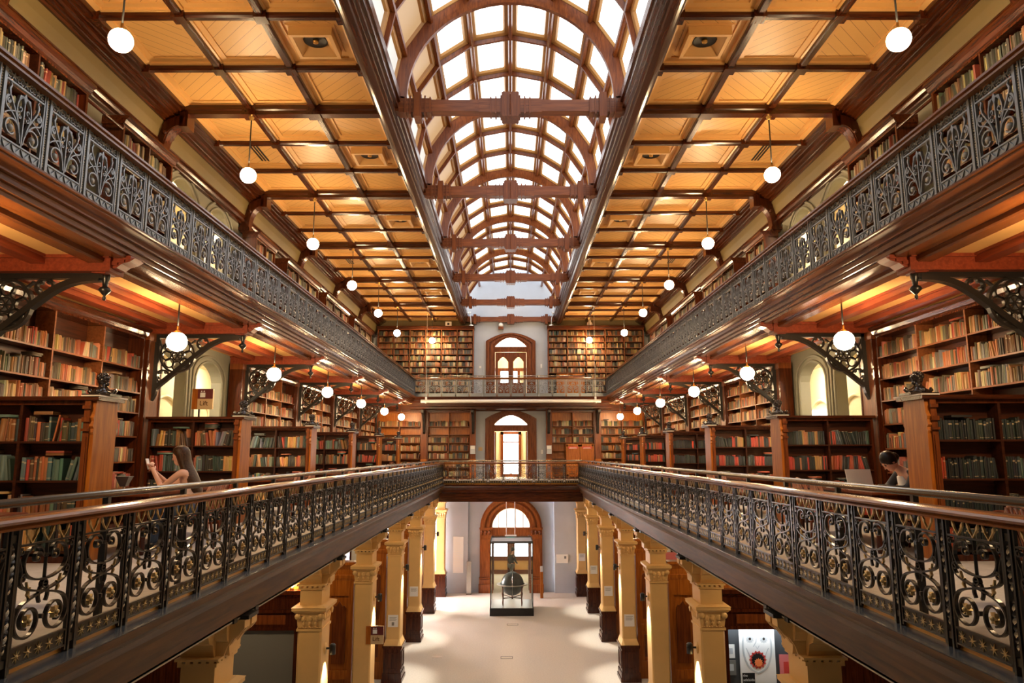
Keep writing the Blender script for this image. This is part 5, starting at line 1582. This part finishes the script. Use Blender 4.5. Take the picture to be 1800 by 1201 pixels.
for z in (ch - .05, ch):
    b.box(-hw - .02, hw + .02, -hd - .02, -hd + .02, z, z + .04); b.box(-hw - .02, hw + .02, hd - .02, hd + .02, z, z + .04); b.box(-hw - .02, -hw + .02, -hd, hd, z, z + .04); b.box(hw - .02, hw + .02, -hd, hd, z, z + .04)
b.obj('edge_frame', 'black', t)
b = MB(); b.box(-hw + .03, hw - .03, -hd + .03, hd - .03, ch - .03, ch - .01); b.obj('lid', 'grey_wall', t)
g_ = thing('antique_globe', 'dark antique terrestrial globe on a four-legged wooden stand inside the glass case', 'globe', (CX + .03, 31.75, .31))
b = MB(); b.ball((0, 0, .83), .485, 32, 20); b.obj('sphere', 'globe_map', g_)
b = MB(); b.tube([(.52 * math.sin(2 * PI * i / 40) * .0 + 0, .52 * math.cos(2 * PI * i / 40), .83 + .52 * math.sin(2 * PI * i / 40)) for i in range(40)], .014, 6, closed=True); b.obj('meridian_ring', 'steel', g_)
b = MB(); b.lathe([(.53, .80), (.66, .80), (.66, .83), (.53, .83), (.53, .80)], (0, 0, 0), 36, 0, 'z', False); b.obj('horizon_ring', 'marble', g_)
for i in range(4):
    a = PI / 4 + PI / 2 * i
    b = MB(); b.tube([(.43 * math.cos(a) * s_, .43 * math.sin(a) * s_, z) for s_, z in ((1.35, .80), (1.3, .6), (1.36, .5), (1.28, .3), (1.32, .12), (1.30, 0))], [.03, .022, .034, .024, .032, .018], 8); b.obj('leg', 'wood_mid', g_)
b = MB()
for i in range(2):
    a = PI / 4 + PI / 2 * i
    b.tube([(-.56 * math.cos(a), -.56 * math.sin(a), .30), (0, 0, .26), (.56 * math.cos(a), .56 * math.sin(a), .30)], .018, 6)
b.lathe([(.03, .2), (.05, .26), (.03, .34), (.001, .36)], (0, 0, 0), 10)
b.obj('stretcher', 'wood', g_)
# exit sign on two rods
t = thing('exit_sign', 'green EXIT sign under a white bar hanging on two rods before the arched doorway', 'sign', (-.02, 34.3, 2.62))
b = MB(); b.box(-.27, .27, -.03, .03, .16, .27); b.obj('bar', 'white', t)
b = MB(); b.box(-.2, .2, -.02, .02, 0, .16); b.obj('sign_face', 'green', t)
text('EXIT', .13, (0, -.024, .035), 'white', t, align='CENTER')
b = MB()
for x in (-.2, .2): b.tube([(x, 0, .27), (x, 0, H - 1.86 - 2.62)], .012, 6)
b.obj('rods', 'white', t)
# boards, stands and plates near the end wall
t = thing('wall_board', 'tall white information board on the grey wall left of the arched doorway', 'board', (-2.56, YW - .22, .95))
b = MB(); b.box(-.25, .25, -.05, 0, 0, 1.7); b.obj('board', 'white', t)
b = MB(); [b.box(-.19, .19 - .05 * (i % 3), -.053, -.05, .3 + .1 * i, .325 + .1 * i) for i in range(12)]; b.obj('print', 'paper', t)
t = thing('wall_notice', 'cream framed notice on the grey wall right of the arched doorway', 'notice', (2.47, YW - .22, 1.40))
b = MB(); b.box(-.28, .28, -.03, 0, 0, .40); b.obj('card', 'paper', t)
b = MB(); b.box(.10, .20, -.034, -.03, .20, .32); b.obj('print', 'grey_panel', t)
t = thing('slim_stand', 'slim grey metal stand against the wall left of the arched doorway', 'stand', (-2.02, YW - .45, 0)); b = MB(); b.box(-.11, .11, -.08, .08, 0, 1.52); b.obj('body', 'steel', t); b = MB(); b.box(-.13, .13, -.1, .1, 0, .03); b.obj('foot', 'black', t)
t = thing('slim_stand', 'slim orange timber stand with a white top right of the arched doorway', 'stand', (1.42, 34.6, 0)); b = MB(); b.box(-.07, .07, -.08, .08, 0, 1.18); b.obj('body', 'wood_or', t); b = MB(); b.box(-.055, .055, -.05, .05, 1.18, 1.42); b.obj('top', 'white', t)
for loc, a, c, lab in (((.05, 29.4, 0), .22, .12, 'small floor hatch in the carpet in front of the glass case'), ((-.15, 24.8, 0), .2, .12, 'small floor hatch in the middle of the carpet')):
    t = thing('floor_hatch', lab, 'hatch', loc); b = MB(); b.box(-a, a, -c, c, .0, .004); b.obj('lid', 'carpet', t)
    b = MB(); [b.box(*q, 0, .008) for q in ((-a, a, -c, -c + .02), (-a, a, c - .02, c), (-a, -a + .02, -c, c), (a - .02, a, -c, c))]; b.obj('rim', 'grey_panel', t)
t = thing('floor_hatch', 'pale metal floor plate on the left of the carpet', 'hatch', (-2.45, 24.9, 0)); b = MB(); b.box(-.16, .16, -.10, .10, 0, .006); b.obj('lid', 'marble', t)
# hanging roller screen
t = thing('roller_screen', 'rolled white projection screen hanging on two cables before the upper end gallery', 'projection screen', (0, 33.7, H + 2.46))
b = MB(); b.tube([(-4.25, 0, 0), (4.25, 0, 0)], .075, 14); b.obj('tube', 'white', t)
for x in (-4.0, 4.0):
    b = MB(); b.tube([(x, 0, .07), (x, 0, 4.2)], .009, 5); b.tube([(x, 0, -.1), (x, 0, .20)], .05, 8); b.obj('cable', 'white', t)
# small things on and over the end bookcases
for x, q in ((-2.0, 1), (2.05, -1)):
    t = thing('uplight', 'white gooseneck uplight on top of the %s upper end bookcase' % ('left' if x < 0 else 'right'), 'lamp', (x, 35.48, UF + 3.71))
    b = MB(); b.lathe([(.001, 0), (.13, 0), (.11, .05), (.04, .08), (.001, .09)], (0, 0, 0), 14); b.obj('base', 'white', t)
    b = MB(); b.tube([(0, 0, .05), (q * -.02, 0, .4), (q * -.08, 0, .62)], .02, 7); b.lathe([(.02, .60), (.09, .72), (.085, .72), (.001, .63)], (q * -.09, 0, 0), 12); b.obj('neck', 'white', t)
t = thing('speaker', 'small cream loudspeaker box on the left upper end bookcase', 'speaker', (-3.15, 35.6, UF + 3.71)); b = MB(); b.box(-.15, .15, -.1, .1, 0, .24); b.obj('box', 'paper', t); b = MB(); b.lathe([(.001, -.11), (.06, -.11), (.06, -.09), (.001, -.09)], (0, 0, .12), 12, 0, 'y'); b.obj('cone', 'black', t)
t = thing('white_vase', 'pale jar standing on the right upper end bookcase', 'jar', (4.0, 35.6, UF + 3.71)); b = MB(); b.lathe([(.10, 0), (.16, .08), (.12, .2), (.06, .26), (.09, .32), (.001, .32)], (0, 0, 0), 14); b.obj('body', 'marble', t)
t = thing('security_camera', 'white dome camera on top of the upper doorway arch', 'camera', (-.5, YW - .2, H + 6.40)); b = MB(); b.lathe([(.001, 0), (.05, 0), (.12, .05), (.12, .12), (.05, .20), (.02, .28), (.001, .28)], (0, 0, 0), 12); b.obj('dome', 'white', t)
b = MB(); b.box(-.13, .13, -.05, .2, -.14, 0); b.obj('mount', 'wood_dr', t)
for x, z, a, c, mt, lab in ((-1.55, H + 4.35, .05, .05, 'paper', 'small pale switch plate left of the upper doorway'), (1.55, H + 4.4, .04, .1, 'white', 'white wall phone right of the upper doorway'),
                           (-1.52, H + .24, .10, .09, 'signtan', 'small tan sign left of the lower gallery doorway'), (1.55, H + .10, .05, .1, 'white', 'white wall phone right of the lower gallery doorway')):
    t = thing('wall_plate', lab, 'switch plate', (x, YW, z)); b = MB(); b.box(-a, a, -.03, 0, -c, c); b.obj('plate', mt, t)
for x, lab in ((-1.86, 'left'), (1.86, 'right')):
    t = thing('grey_box', 'grey metal box on the slim post %s of the lower gallery doorway' % lab, 'box', (x, 35.28, H + .25)); b = MB(); b.box(-.12, .12, -.16, .0, -.25, .15); b.obj('case', 'grey_wall', t); b = MB(); b.box(-.10, .10, -.17, -.16, -.02, .13); b.obj('face', 'white', t)

# ------------------------------------------------------------------ reading tables and chairs on the lower gallery
def table(loc, w_, l_, label):
    t = thing('reading_table', label, 'table', loc, 0, 'reading tables on the lower gallery')
    b = MB(); b.box(0, w_, 0, l_, .705, .74); b.box(-.01, w_ + .01, -.01, l_ + .01, .715, .735); b.obj('table_top', 'table', t)
    b = MB(); b.box(.05, w_ - .05, .05, .08, .60, .705); b.box(.05, w_ - .05, l_ - .08, l_ - .05, .60, .705); b.box(.05, .08, .08, l_ - .08, .60, .705); b.box(w_ - .08, w_ - .05, .08, l_ - .08, .60, .705); b.obj('apron', 'wood', t)
    for x in (.08, w_ - .08):
        for y in (.08, l_ - .08):
            b = MB(); b.lathe([(.025, 0), (.035, .05), (.03, .3), (.045, .5), (.045, .70)], (x, y, 0), 10); b.obj('leg', 'wood', t)
def chair():
    t = thing('reading_chair', '', 'chair')       # back towards -x
    b = MB(); b.lathe([(.001, .42), (.22, .425), (.235, .445), (.22, .465), (.001, .455)], (0, 0, 0), 18); b.obj('seat', 'table', t)
    hoop = [(-.20 - .06 * math.sin(PI * i / 14), -.22 * math.cos(PI * i / 14), .45 + .40 * math.sin(PI * i / 14) ** .55) for i in range(15)]
    b = MB(); b.tube(hoop, .024, 8); b.tube([(-.255, -.19, .70), (-.285, 0, .705), (-.255, .19, .70)], .018, 6); b.obj('backrest', 'chair_wood', t)
    b = MB()
    for y in (-.12, -.06, 0, .06, .12): b.tube([(-.19, y * .9, .45), (-.275, y, .82)], .010, 6)
    b.obj('spindles', 'chair_wood', t)
    for x, y in ((-.15, -.15), (-.15, .15), (.15, -.15), (.15, .15)):
        b = MB(); b.tube([(x, y, .43), (x * 1.35, y * 1.3, 0)], [.022, .014], 8); b.obj('leg', 'table', t)
    return t

ch0 = chair()
used = False
def put_chair(x, y, rz, label):
    global used
    o = copy_tree(ch0) if used else ch0
    used = True
    o.location = (x, y, GF); o.rotation_euler = (0, 0, rz)
    tag(o, label, 'chair', 'reading chairs on the lower gallery')
for s in (-1, 1):
    for k in range(0, 6):
        y0 = YK(k) + (.32 if k else .9)
        l_ = 2.5 if k else 1.25
        x0 = 4.45 if k else 4.1
        w_ = .85
        table((x0 if s == 1 else -x0 - w_, y0, GF), w_, l_, 'long cedar reading table beside the low bookcase, %s from the camera on the %s' % (ORD[k], SIDE[s]))
        ys_ = {(-1, 0): (.2,), (1, 0): (.35,), (1, 1): (.95, 1.55), (-1, 1): (1.45,)}.get((s, k), (.7, 1.6))
        for i, dy in enumerate(ys_):
            if s == 1: put_chair(x0 - .05 if k else x0 - .15, y0 + dy, 0 + .12 * (i - .5), 'bow-backed chair at the %s reading table on the right, %s seat' % (ORD[k], ('nearer', 'farther')[i]))
            else: put_chair(-x0 + .05, y0 + dy, PI + .1 * (i - .5), 'bow-backed chair at the %s reading table on the left, %s seat' % (ORD[k], ('nearer', 'farther')[i]))
def papers(x, y, w_, l_, a, label, z=.742):
    t = thing('papers', label, 'papers', (x, y, GF + z), a); b = MB(); b.box(-w_ / 2, w_ / 2, -l_ / 2, l_ / 2, 0, .004); b.box(-w_ / 2 + .05, w_ / 2 + .06, -l_ / 2 - .04, l_ / 2 - .06, .004, .008); b.obj('sheets', 'paper', t)
papers(4.75, 10.2, .5, .35, .2, 'loose white papers on the right-hand table before the black-jacketed person')
papers(4.80, 9.45, .35, .28, -.3, 'white papers under the arms of the black-jacketed person')
papers(4.8, 18.9, .5, .4, .1, 'white papers on the third reading table on the right')
papers(4.8, 23.6, .4, .4, -.2, 'white papers on the fourth reading table on the right')
papers(-4.75, 9.45, .34, .26, .25, 'open papers before the long-haired woman')
papers(-4.8, 23.7, .5, .4, .1, 'white papers on the fourth reading table on the left')
# laptop before the right-hand reader
t = thing('laptop', 'open silver laptop seen from behind its lid on the right-hand table', 'laptop', (4.98, 10.35, GF + .742), .1)
b = MB(); b.box(-.17, .17, -.24, .0, 0, .018); b.obj('keyboard', 'steel', t)
b = MB(); b.prism([(-.006, .02), (.05, .25), (.062, .248), (.006, .018)], 'x', -.19, .19); b.obj('lid', 'white', t)
for x, y, lab in ((-5.25, 9.2, 'dark tapered desk lamp head on the left-hand table near the bookcase'), (-5.05, 9.5, 'grey flared desk lamp head on the left-hand table')):
    t = thing('desk_lamp', lab, 'lamp', (x, y, GF + .74))
    b = MB(); b.lathe([(.001, 0), (.05, 0), (.04, .02), (.014, .03), (.014, .07), (.001, .07)], (0, 0, 0), 12); b.obj('base', 'white', t)
    b = MB(); b.taper((0, 0), (.035, .035), (.085, .06), .07, .19); b.box(-.088, .088, -.063, .063, .19, .2); b.obj('shade', 'grey_panel', t)
# ------------------------------------------------------------------ people
def skin(verts, edges, root=0):
    """grow one continuous tapering surface round a jointed skeleton; returns vertex and face lists"""
    me = bpy.data.meshes.new('tmp')
    me.from_pydata([v[:3] for v in verts], edges, [])
    o = bpy.data.objects.new('tmp', me)
    COL.objects.link(o)
    o.modifiers.new('skin', 'SKIN')
    lay = me.skin_vertices[0] if me.skin_vertices else None
    if lay is None:
        bpy.context.view_layer.objects.active = o
    for i, v in enumerate(verts):
        lay.data[i].radius = (v[3], v[4] if len(v) > 4 else v[3])
        lay.data[i].use_root = (i == root)
    sb = o.modifiers.new('sub', 'SUBSURF'); sb.levels = 2; sb.render_levels = 2
    dg = bpy.context.evaluated_depsgraph_get()
    ev = o.evaluated_get(dg)
    r = bpy.data.meshes.new_from_object(ev)
    vs = [tuple(v.co) for v in r.vertices]; fs = [tuple(p.vertices) for p in r.polygons]
    bpy.data.objects.remove(o); bpy.data.meshes.remove(me); bpy.data.meshes.remove(r)
    return vs, fs
def person(name, label, loc, rz, J, head_c, head_tilt, cloth):
    """J: joints in local coordinates, facing +x. builds body (one mesh), clothing and hair as children"""
    t = thing(name, label, 'person', loc, rz)
    def limb(*ks): return [J[k] for k in ks]
    V, Ed = [], []
    ix = {}
    def v(k, r, r2=None):
        ix[k] = len(V); V.append((*J[k], r, r2 or r))
    v('pelvis', .13, .10); v('waist', .105, .085); v('chest', .125, .095); v('neck', .05); v('skull', .06)
    Ed += [(ix['pelvis'], ix['waist']), (ix['waist'], ix['chest']), (ix['chest'], ix['neck']), (ix['neck'], ix['skull'])]
    for s in 'lr':
        v('sh' + s, .052); v('el' + s, .038); v('wr' + s, .025); v('pa' + s, .032, .018)
        Ed += [(ix['chest'], ix['sh' + s]), (ix['sh' + s], ix['el' + s]), (ix['el' + s], ix['wr' + s]), (ix['wr' + s], ix['pa' + s])]
        v('hp' + s, .085); v('kn' + s, .058); v('an' + s, .036); v('to' + s, .034, .025)
        Ed += [(ix['pelvis'], ix['hp' + s]), (ix['hp' + s], ix['kn' + s]), (ix['kn' + s], ix['an' + s]), (ix['an' + s], ix['to' + s])]
    vs, fs = skin(V, Ed)
    b = MB(); b.add(vs, fs, 0, True)
    # head with face: local frame rotated by tilt about y, joined to the same mesh
    Rt = Matrix.Translation(head_c) @ Matrix.Rotation(head_tilt, 4, 'Y')
    h = MB()
    h.ball((0, 0, 0), .098, 20, 14, 0, sc=(.98, .80, 1.18))
    h.ball((.035, 0, -.055), .062, 14, 10, 0, sc=(.95, .82, 1.0))
    h.add([(.088, -.016, -.028), (.088, .016, -.028), (.122, 0, -.026), (.092, 0, .022), (.09, 0, -.036)], [(0, 2, 3), (2, 1, 3), (0, 4, 2), (4, 1, 2)], 0, True)
    for q in (-1, 1):
        h.ball((-.005, q * .079, -.005), .024, 8, 6, 0, sc=(.8, .35, 1.3)); h.ball((.082, q * .032, .012), .012, 8, 6, 1); h.ball((.085, q * .032, .030), .016, 8, 4, 2, sc=(.6, 1.2, .25))
    h.ball((.086, 0, -.066), .020, 8, 5, 3, sc=(.45, 1.1, .4))
    b.add([tuple(Rt @ Vector(p)) for p in h.v], h.f); b.m[-len(h.m):] = h.m; b.s[-len(h.s):] = h.s
    # five bent fingers on each palm, each its own chain rooted in the palm
    for s in 'lr':
        pa, wr = Vector(J['pa' + s]), Vector(J['wr' + s])
        d = (pa - wr).normalized()
        side = Vector((0, 1 if s == 'l' else -1, 0))
        side = (side - d * side.dot(d)).normalized()
        curl = Vector(J.get('curl' + s, (1, 0, 0))).normalized()
        for f, (o_, ln) in enumerate(((-.030, .070), (-.010, .080), (.010, .075), (.028, .058))):
            p = pa + side * o_ + d * .012
            b.tube([tuple(p), tuple(p + d * ln * .42 + curl * ln * .12), tuple(p + d * ln * .62 + curl * ln * .45), tuple(p + d * ln * .6 + curl * ln * .75)], [.0095, .009, .008, .006], 7)
        p = pa - side * .030 - d * .03
        b.tube([tuple(p), tuple(p - side * .022 + d * .025 + curl * .012), tuple(p - side * .018 + d * .05 + curl * .03)], [.012, .010, .007], 7)
    b.obj('body', ['skin', 'eye', cloth['hairmat'], 'lip'], t)
    # garments follow the body, slightly larger
    def garment(nm, keys, rad, edges, mat):
        VV = [(*J[k], *(r if isinstance(r, tuple) else (r, r))) for k, r in zip(keys, rad)]
        gv, gf = skin(VV, edges)
        g2 = MB(); g2.add(gv, gf, 0, True); g2.obj(nm, mat, t)
    garment('trousers', ['pelvis', 'hpl', 'knl', 'anl', 'hpr', 'knr', 'anr'], [(.145, .115), .097, .07, .052, .097, .07, .052], [(0, 1), (1, 2), (2, 3), (0, 4), (4, 5), (5, 6)], cloth['trousers'])
    if cloth['sleeves']:
        garment('jacket', ['pelvis', 'waist', 'chest', 'shl', 'ell', 'wrl', 'shr', 'elr', 'wrr'], [(.155, .125), (.135, .115), (.15, .12), .072, .056, .040, .072, .056, .040], [(0, 1), (1, 2), (2, 3), (3, 4), (4, 5), (2, 6), (6, 7), (7, 8)], cloth['top'])
        sh = MB(); c = Vector(J['chest']); wv = Vector(J['waist'])
        sh.tube([tuple(wv + Vector((.11, 0, 0))), tuple((c + wv) / 2 + Vector((.13, 0, 0))), tuple(c + Vector((.10, 0, .03)))], [.085, .085, .055], 12); sh.obj('shirt_front', 'white', t)
    else:
        garment('top', ['pelvis', 'waist', 'chest'], [(.15, .125), (.135, .115), (.148, .118)], [(0, 1), (1, 2)], cloth['top'])
    hb = MB()
    if cloth['long']:
        # long straight hair falling down the back in one mass
        rings = []
        for z, x0, x1, wv in ((.136, -.025, .015, .02), (.128, -.065, .05, .055), (.105, -.095, .08, .082), (.06, -.118, .098, .096), (.0, -.128, .062, .100), (-.06, -.132, .035, .100), (-.14, -.155, .005, .108), (-.24, -.20, -.04, .128), (-.36, -.245, -.095, .132), (-.46, -.265, -.14, .115), (-.53, -.26, -.175, .075), (-.555, -.245, -.20, .03)):
            rings.append([((x0 + x1) / 2 + (x1 - x0) / 2 * math.cos(2 * PI * i / 18), wv * math.sin(2 * PI * i / 18), z) for i in range(18)])
        vs = [p for r in rings for p in r]
        fs = [(q * 18 + i, q * 18 + (i + 1) % 18, q * 18 + 18 + (i + 1) % 18, q * 18 + 18 + i) for q in range(len(rings) - 1) for i in range(18)]
        fs += [tuple(range(18)), tuple(range(len(vs) - 18, len(vs)))[::-1]]
        Rh = Matrix.Translation(head_c) @ Matrix.Rotation(head_tilt * .35, 4, 'Y')
        hb.add([tuple(Rh @ Vector(p)) for p in vs], fs, 0, True)
    else:
        k = MB(); k.ball((-.018, 0, .028), .108, 18, 12, 0, sc=(.98, .86, 1.1)); k.ball((-.09, 0, -.01), .062, 12, 8, 0)
        hb.add([tuple(Rt @ Vector(p)) for p in k.v], k.f, 0, True)
        for sm in range(len(hb.s)): hb.s[sm] = True
    hb.obj('hair', cloth['hairmat'], t)
    for s in 'lr':
        f = MB(); a, c = Vector(J['an' + s]), Vector(J['to' + s])
        f.tube([tuple(a + Vector((-.06, 0, -.02))), tuple(a + Vector((.02, 0, -.005))), tuple(c)], [.038, .046, .034], 8); f.obj('shoe', 'black', t)
    return t
Jw = dict(pelvis=(0, 0, .54), waist=(.02, 0, .72), chest=(.09, 0, .93), neck=(.13, 0, 1.07), skull=(.17, 0, 1.16),
          shl=(.11, .17, .99), ell=(.34, .16, .80), wrl=(.50, .07, 1.0), pal=(.535, .045, 1.06), shr=(.11, -.17, .99), elr=(.36, -.15, .80), wrr=(.52, -.04, .98), par=(.56, -.02, 1.04),
          hpl=(.04, .10, .52), knl=(.42, .11, .50), anl=(.42, .11, .10), tol=(.55, .12, .04), hpr=(.04, -.10, .52), knr=(.42, -.11, .50), anr=(.42, -.11, .10), tor=(.55, -.12, .04), curll=(.1, -1, .2), curlr=(.1, 1, .2))
person('person', 'woman with long brown hair and pale top holding up a phone, left-hand table', (-4.10, 9.42, GF), PI, Jw, (.20, 0, 1.20), R(14),
       dict(hairmat='hair', trousers='jeans', top='top', sleeves=False, long=True))
t = thing('phone', 'white phone held up by the long-haired woman', 'phone', (-4.10 - .585, 9.42 + .0, GF + 1.09)); b = MB(); b.prism([(-.012, -.06), (-.055, .075), (-.047, .078), (-.004, -.057)], 'y', -.036, .036); b.obj('body', 'phone', t)
put_chair(-4.08, 9.42, PI, 'bow-backed chair under the long-haired woman')
Jm = dict(pelvis=(0, 0, .54), waist=(.06, 0, .73), chest=(.20, 0, .90), neck=(.31, 0, 1.01), skull=(.39, 0, 1.06),
          shl=(.22, .19, .95), ell=(.36, .24, .76), wrl=(.58, .12, .78), pal=(.65, .09, .775), shr=(.22, -.19, .95), elr=(.36, -.24, .76), wrr=(.56, -.10, .78), par=(.63, -.07, .775),
          hpl=(.04, .10, .52), knl=(.44, .12, .50), anl=(.42, .12, .10), tol=(.55, .13, .04), hpr=(.04, -.10, .52), knr=(.44, -.12, .50), anr=(.42, -.12, .10), tor=(.55, -.13, .04), curll=(.3, 0, -1), curlr=(.3, 0, -1))
person('person', 'dark-haired person in a black jacket and white shirt, bent over the right-hand table', (5.38, 9.45, GF), PI, Jm, (.44, 0, 1.11), R(48),
       dict(hairmat='hair_b', trousers='jacket', top='jacket', sleeves=True, long=False))
put_chair(5.42, 9.45, PI, 'bow-backed chair under the person in the black jacket')
Js = dict(pelvis=(0, 0, .95), waist=(.01, 0, 1.12), chest=(.05, 0, 1.36), neck=(.09, 0, 1.52), skull=(.11, 0, 1.62),
          shl=(.05, .18, 1.43), ell=(-.02, .24, 1.16), wrl=(.14, .20, .96), pal=(.18, .19, .90), shr=(.05, -.18, 1.43), elr=(.10, -.24, 1.17), wrr=(.28, -.16, 1.02), par=(.33, -.14, .97),
          hpl=(0, .09, .92), knl=(.14, .09, .50), anl=(.02, .09, .09), tol=(.16, .09, .04), hpr=(0, -.09, .92), knr=(-.04, -.09, .50), anr=(-.28, -.09, .12), tor=(-.17, -.09, .05), curll=(.5, -1, 0), curlr=(.5, 1, 0))
person('person', 'person in dark clothes walking through the lobby behind the glass case', (.0, 38.2, 0), R(35), Js, (.13, 0, 1.70), R(10),
       dict(hairmat='hair_b', trousers='grey_panel', top='jacket', sleeves=True, long=False))
# ------------------------------------------------------------------ books: the ones that show largest are things of their own, the rest one object
ORDN = lambda n: '%d%s' % (n, 'th' if 10 <= n % 100 <= 20 else {1: 'st', 2: 'nd', 3: 'rd'}.get(n % 10, 'th'))
def book_world(bk):
    mat, x, y, z, t, d, h, a, c, cw, pl = bk
    return mat, Matrix.Translation((x, y, z)) @ Matrix.Rotation(R(a), 4, 'Y')
def corners(bk):
    mat, x, y, z, t, d, h, a, c, cw, pl = bk
    m = mat @ Matrix.Translation((x, y, z)) @ Matrix.Rotation(R(a), 4, 'Y')
    return [m @ Vector(p) for p in ((-t / 2, 0, 0), (t / 2, 0, 0), (t / 2, d, 0), (-t / 2, d, 0), (-t / 2, 0, h), (t / 2, 0, h), (t / 2, d, h), (-t / 2, d, h))]
bpy.context.view_layer.update()
CI = cam.matrix_world.inverted()
def scr(p):
    q = CI @ p
    if q.z > -.2: return None
    return (900 + F_PX * q.x / -q.z, 600.5 - F_PX * q.y / -q.z, -q.z)
dg = bpy.context.evaluated_depsgraph_get()
org = Vector((0, 0, H))
cand = []
for i, bk in enumerate(BOOKS):
    cs = corners(bk)
    ps = [scr(p) for p in (cs[0], cs[1], cs[4], cs[5])]
    if any(p is None for p in ps): continue
    cx, cz = sum(p[0] for p in ps) / 4, sum(p[1] for p in ps) / 4
    if not (4 < cx < 1796 and 4 < cz < 1196): continue
    area = abs((ps[1][0] - ps[0][0]) * (ps[2][1] - ps[0][1]) - (ps[2][0] - ps[0][0]) * (ps[1][1] - ps[0][1]))
    cand.append((area, i, (cs[0] + cs[5]) / 2, cs))
cand.sort(key=lambda q: -q[0])
chosen = []
used_labels = set()
for area, i, mid, cs in cand:
    if len(chosen) >= 298: break
    ok = 0
    for p in (mid, cs[0] * .2 + cs[5] * .8, cs[1] * .8 + cs[4] * .2):
        dr = p - org
        L = dr.length
        hit = SC.ray_cast(dg, org, dr.normalized(), distance=L - .03)
        if not hit[0]: ok += 1
    if ok >= 1: chosen.append(i)
chs = set(chosen)
def spine_mesh(t, d, h):
    b = MB()
    r = min(t * .28, .008)
    pts = [(-t / 2, r), (-t / 4, r * .25), (0, 0), (t / 4, r * .25), (t / 2, r), (t / 2, d), (-t / 2, d)]
    b.prism(pts, 'z', 0, h, 0, caps=False)
    n = len(pts)
    b.add([(p[0], p[1], 0) for p in pts], [tuple(range(n))[::-1]], 0)
    b.add([(p[0] * .82, p[1] + (.006 if p[1] < .02 else -.004), h - .004) for p in pts] , [tuple(range(n))], 1)
    b.add([(p[0], p[1], h) for p in pts] + [(p[0] * .82, p[1] + (.006 if p[1] < .02 else -.004), h) for p in pts], [(k, (k + 1) % n, n + (k + 1) % n, n + k) for k in range(n)], 0)
    return b.mesh('book', ['book', 'paper'])
pool = {}
GRP = {}
for i in chosen:
    mat, x, y, z, t, d, h, a, c, cw, (pl, n) = BOOKS[i]
    key = (round(t / .004), round(h / .012), round(d / .02))
    if key not in pool: pool[key] = spine_mesh(key[0] * .004, key[2] * .02, key[1] * .012)
    o = bpy.data.objects.new('book', pool[key])
    COL.objects.link(o)
    o.matrix_world = mat @ Matrix.Translation((x, y, z)) @ Matrix.Rotation(R(a), 4, 'Y')
    o.color = (*c, 1)
    (case, side), shelf, ns, col, nc = pl[0], pl[1], pl[2], pl[3], pl[4]
    up = ns - 1 - shelf
    shn = ['top', 'second', 'third', 'fourth', 'fifth', 'sixth', 'seventh', 'eighth', 'ninth', 'tenth', 'bottom'][up]
    sec = {2: ['left', 'right'], 3: ['left', 'middle', 'right']}.get(nc, ['first', 'second', 'third', 'fourth', 'fifth', 'sixth'])[col]
    if n < 100: lab = '%s book, %s from left, %s shelf, %s section, %s' % (cw, ORDN(n), shn, sec, case)
    else: lab = '%s book lying flat, %s%s shelf, %s section, %s' % (cw, ('', 'second up, ', 'third up, ', 'fourth up, ', 'fifth up, ')[n - 100], shn, sec, case)
    if lab in used_labels: lab = 'another ' + lab
    used_labels.add(lab)
    tag(o, lab, 'book', 'books in the %s' % case)
# the rest
import numpy as np
rest = [bk for i, bk in enumerate(BOOKS) if i not in chs]
nb = len(rest)
vs = np.zeros((nb, 8, 3), dtype=np.float32)
colr = np.zeros((nb, 4), dtype=np.float32)
for i, bk in enumerate(rest):
    vs[i] = [tuple(p) for p in corners(bk)]
    colr[i] = (*bk[8], 1)
quad = np.array([[0, 1, 5, 4], [1, 2, 6, 5], [3, 0, 4, 7], [4, 5, 6, 7]])
faces = (quad[None] + (np.arange(nb) * 8)[:, None, None]).reshape(-1, 4)
me = bpy.data.meshes.new('shelved_books')
me.vertices.add(nb * 8); me.vertices.foreach_set('co', vs.reshape(-1))
nf = len(faces)
me.loops.add(nf * 4); me.loops.foreach_set('vertex_index', faces.reshape(-1).astype(np.int32))
me.polygons.add(nf); me.polygons.foreach_set('loop_start', np.arange(nf, dtype=np.int32) * 4)
mi = np.tile(np.array([0, 0, 0, 1], dtype=np.int32), nb)
me.materials.append(M['books']); me.materials.append(M['paper_dim'])
me.polygons.foreach_set('material_index', mi)
me.update(calc_edges=True)
at = me.color_attributes.new('cloth', 'FLOAT_COLOR', 'POINT')
at.data.foreach_set('color', np.repeat(colr, 8, axis=0).reshape(-1))
me.validate()
o = link('shelved_books', me)
tag(o, 'the many smaller books filling the farther shelves of both galleries', 'books', kind='stuff')
print('BOOKS', len(BOOKS), 'individual', len(chosen))
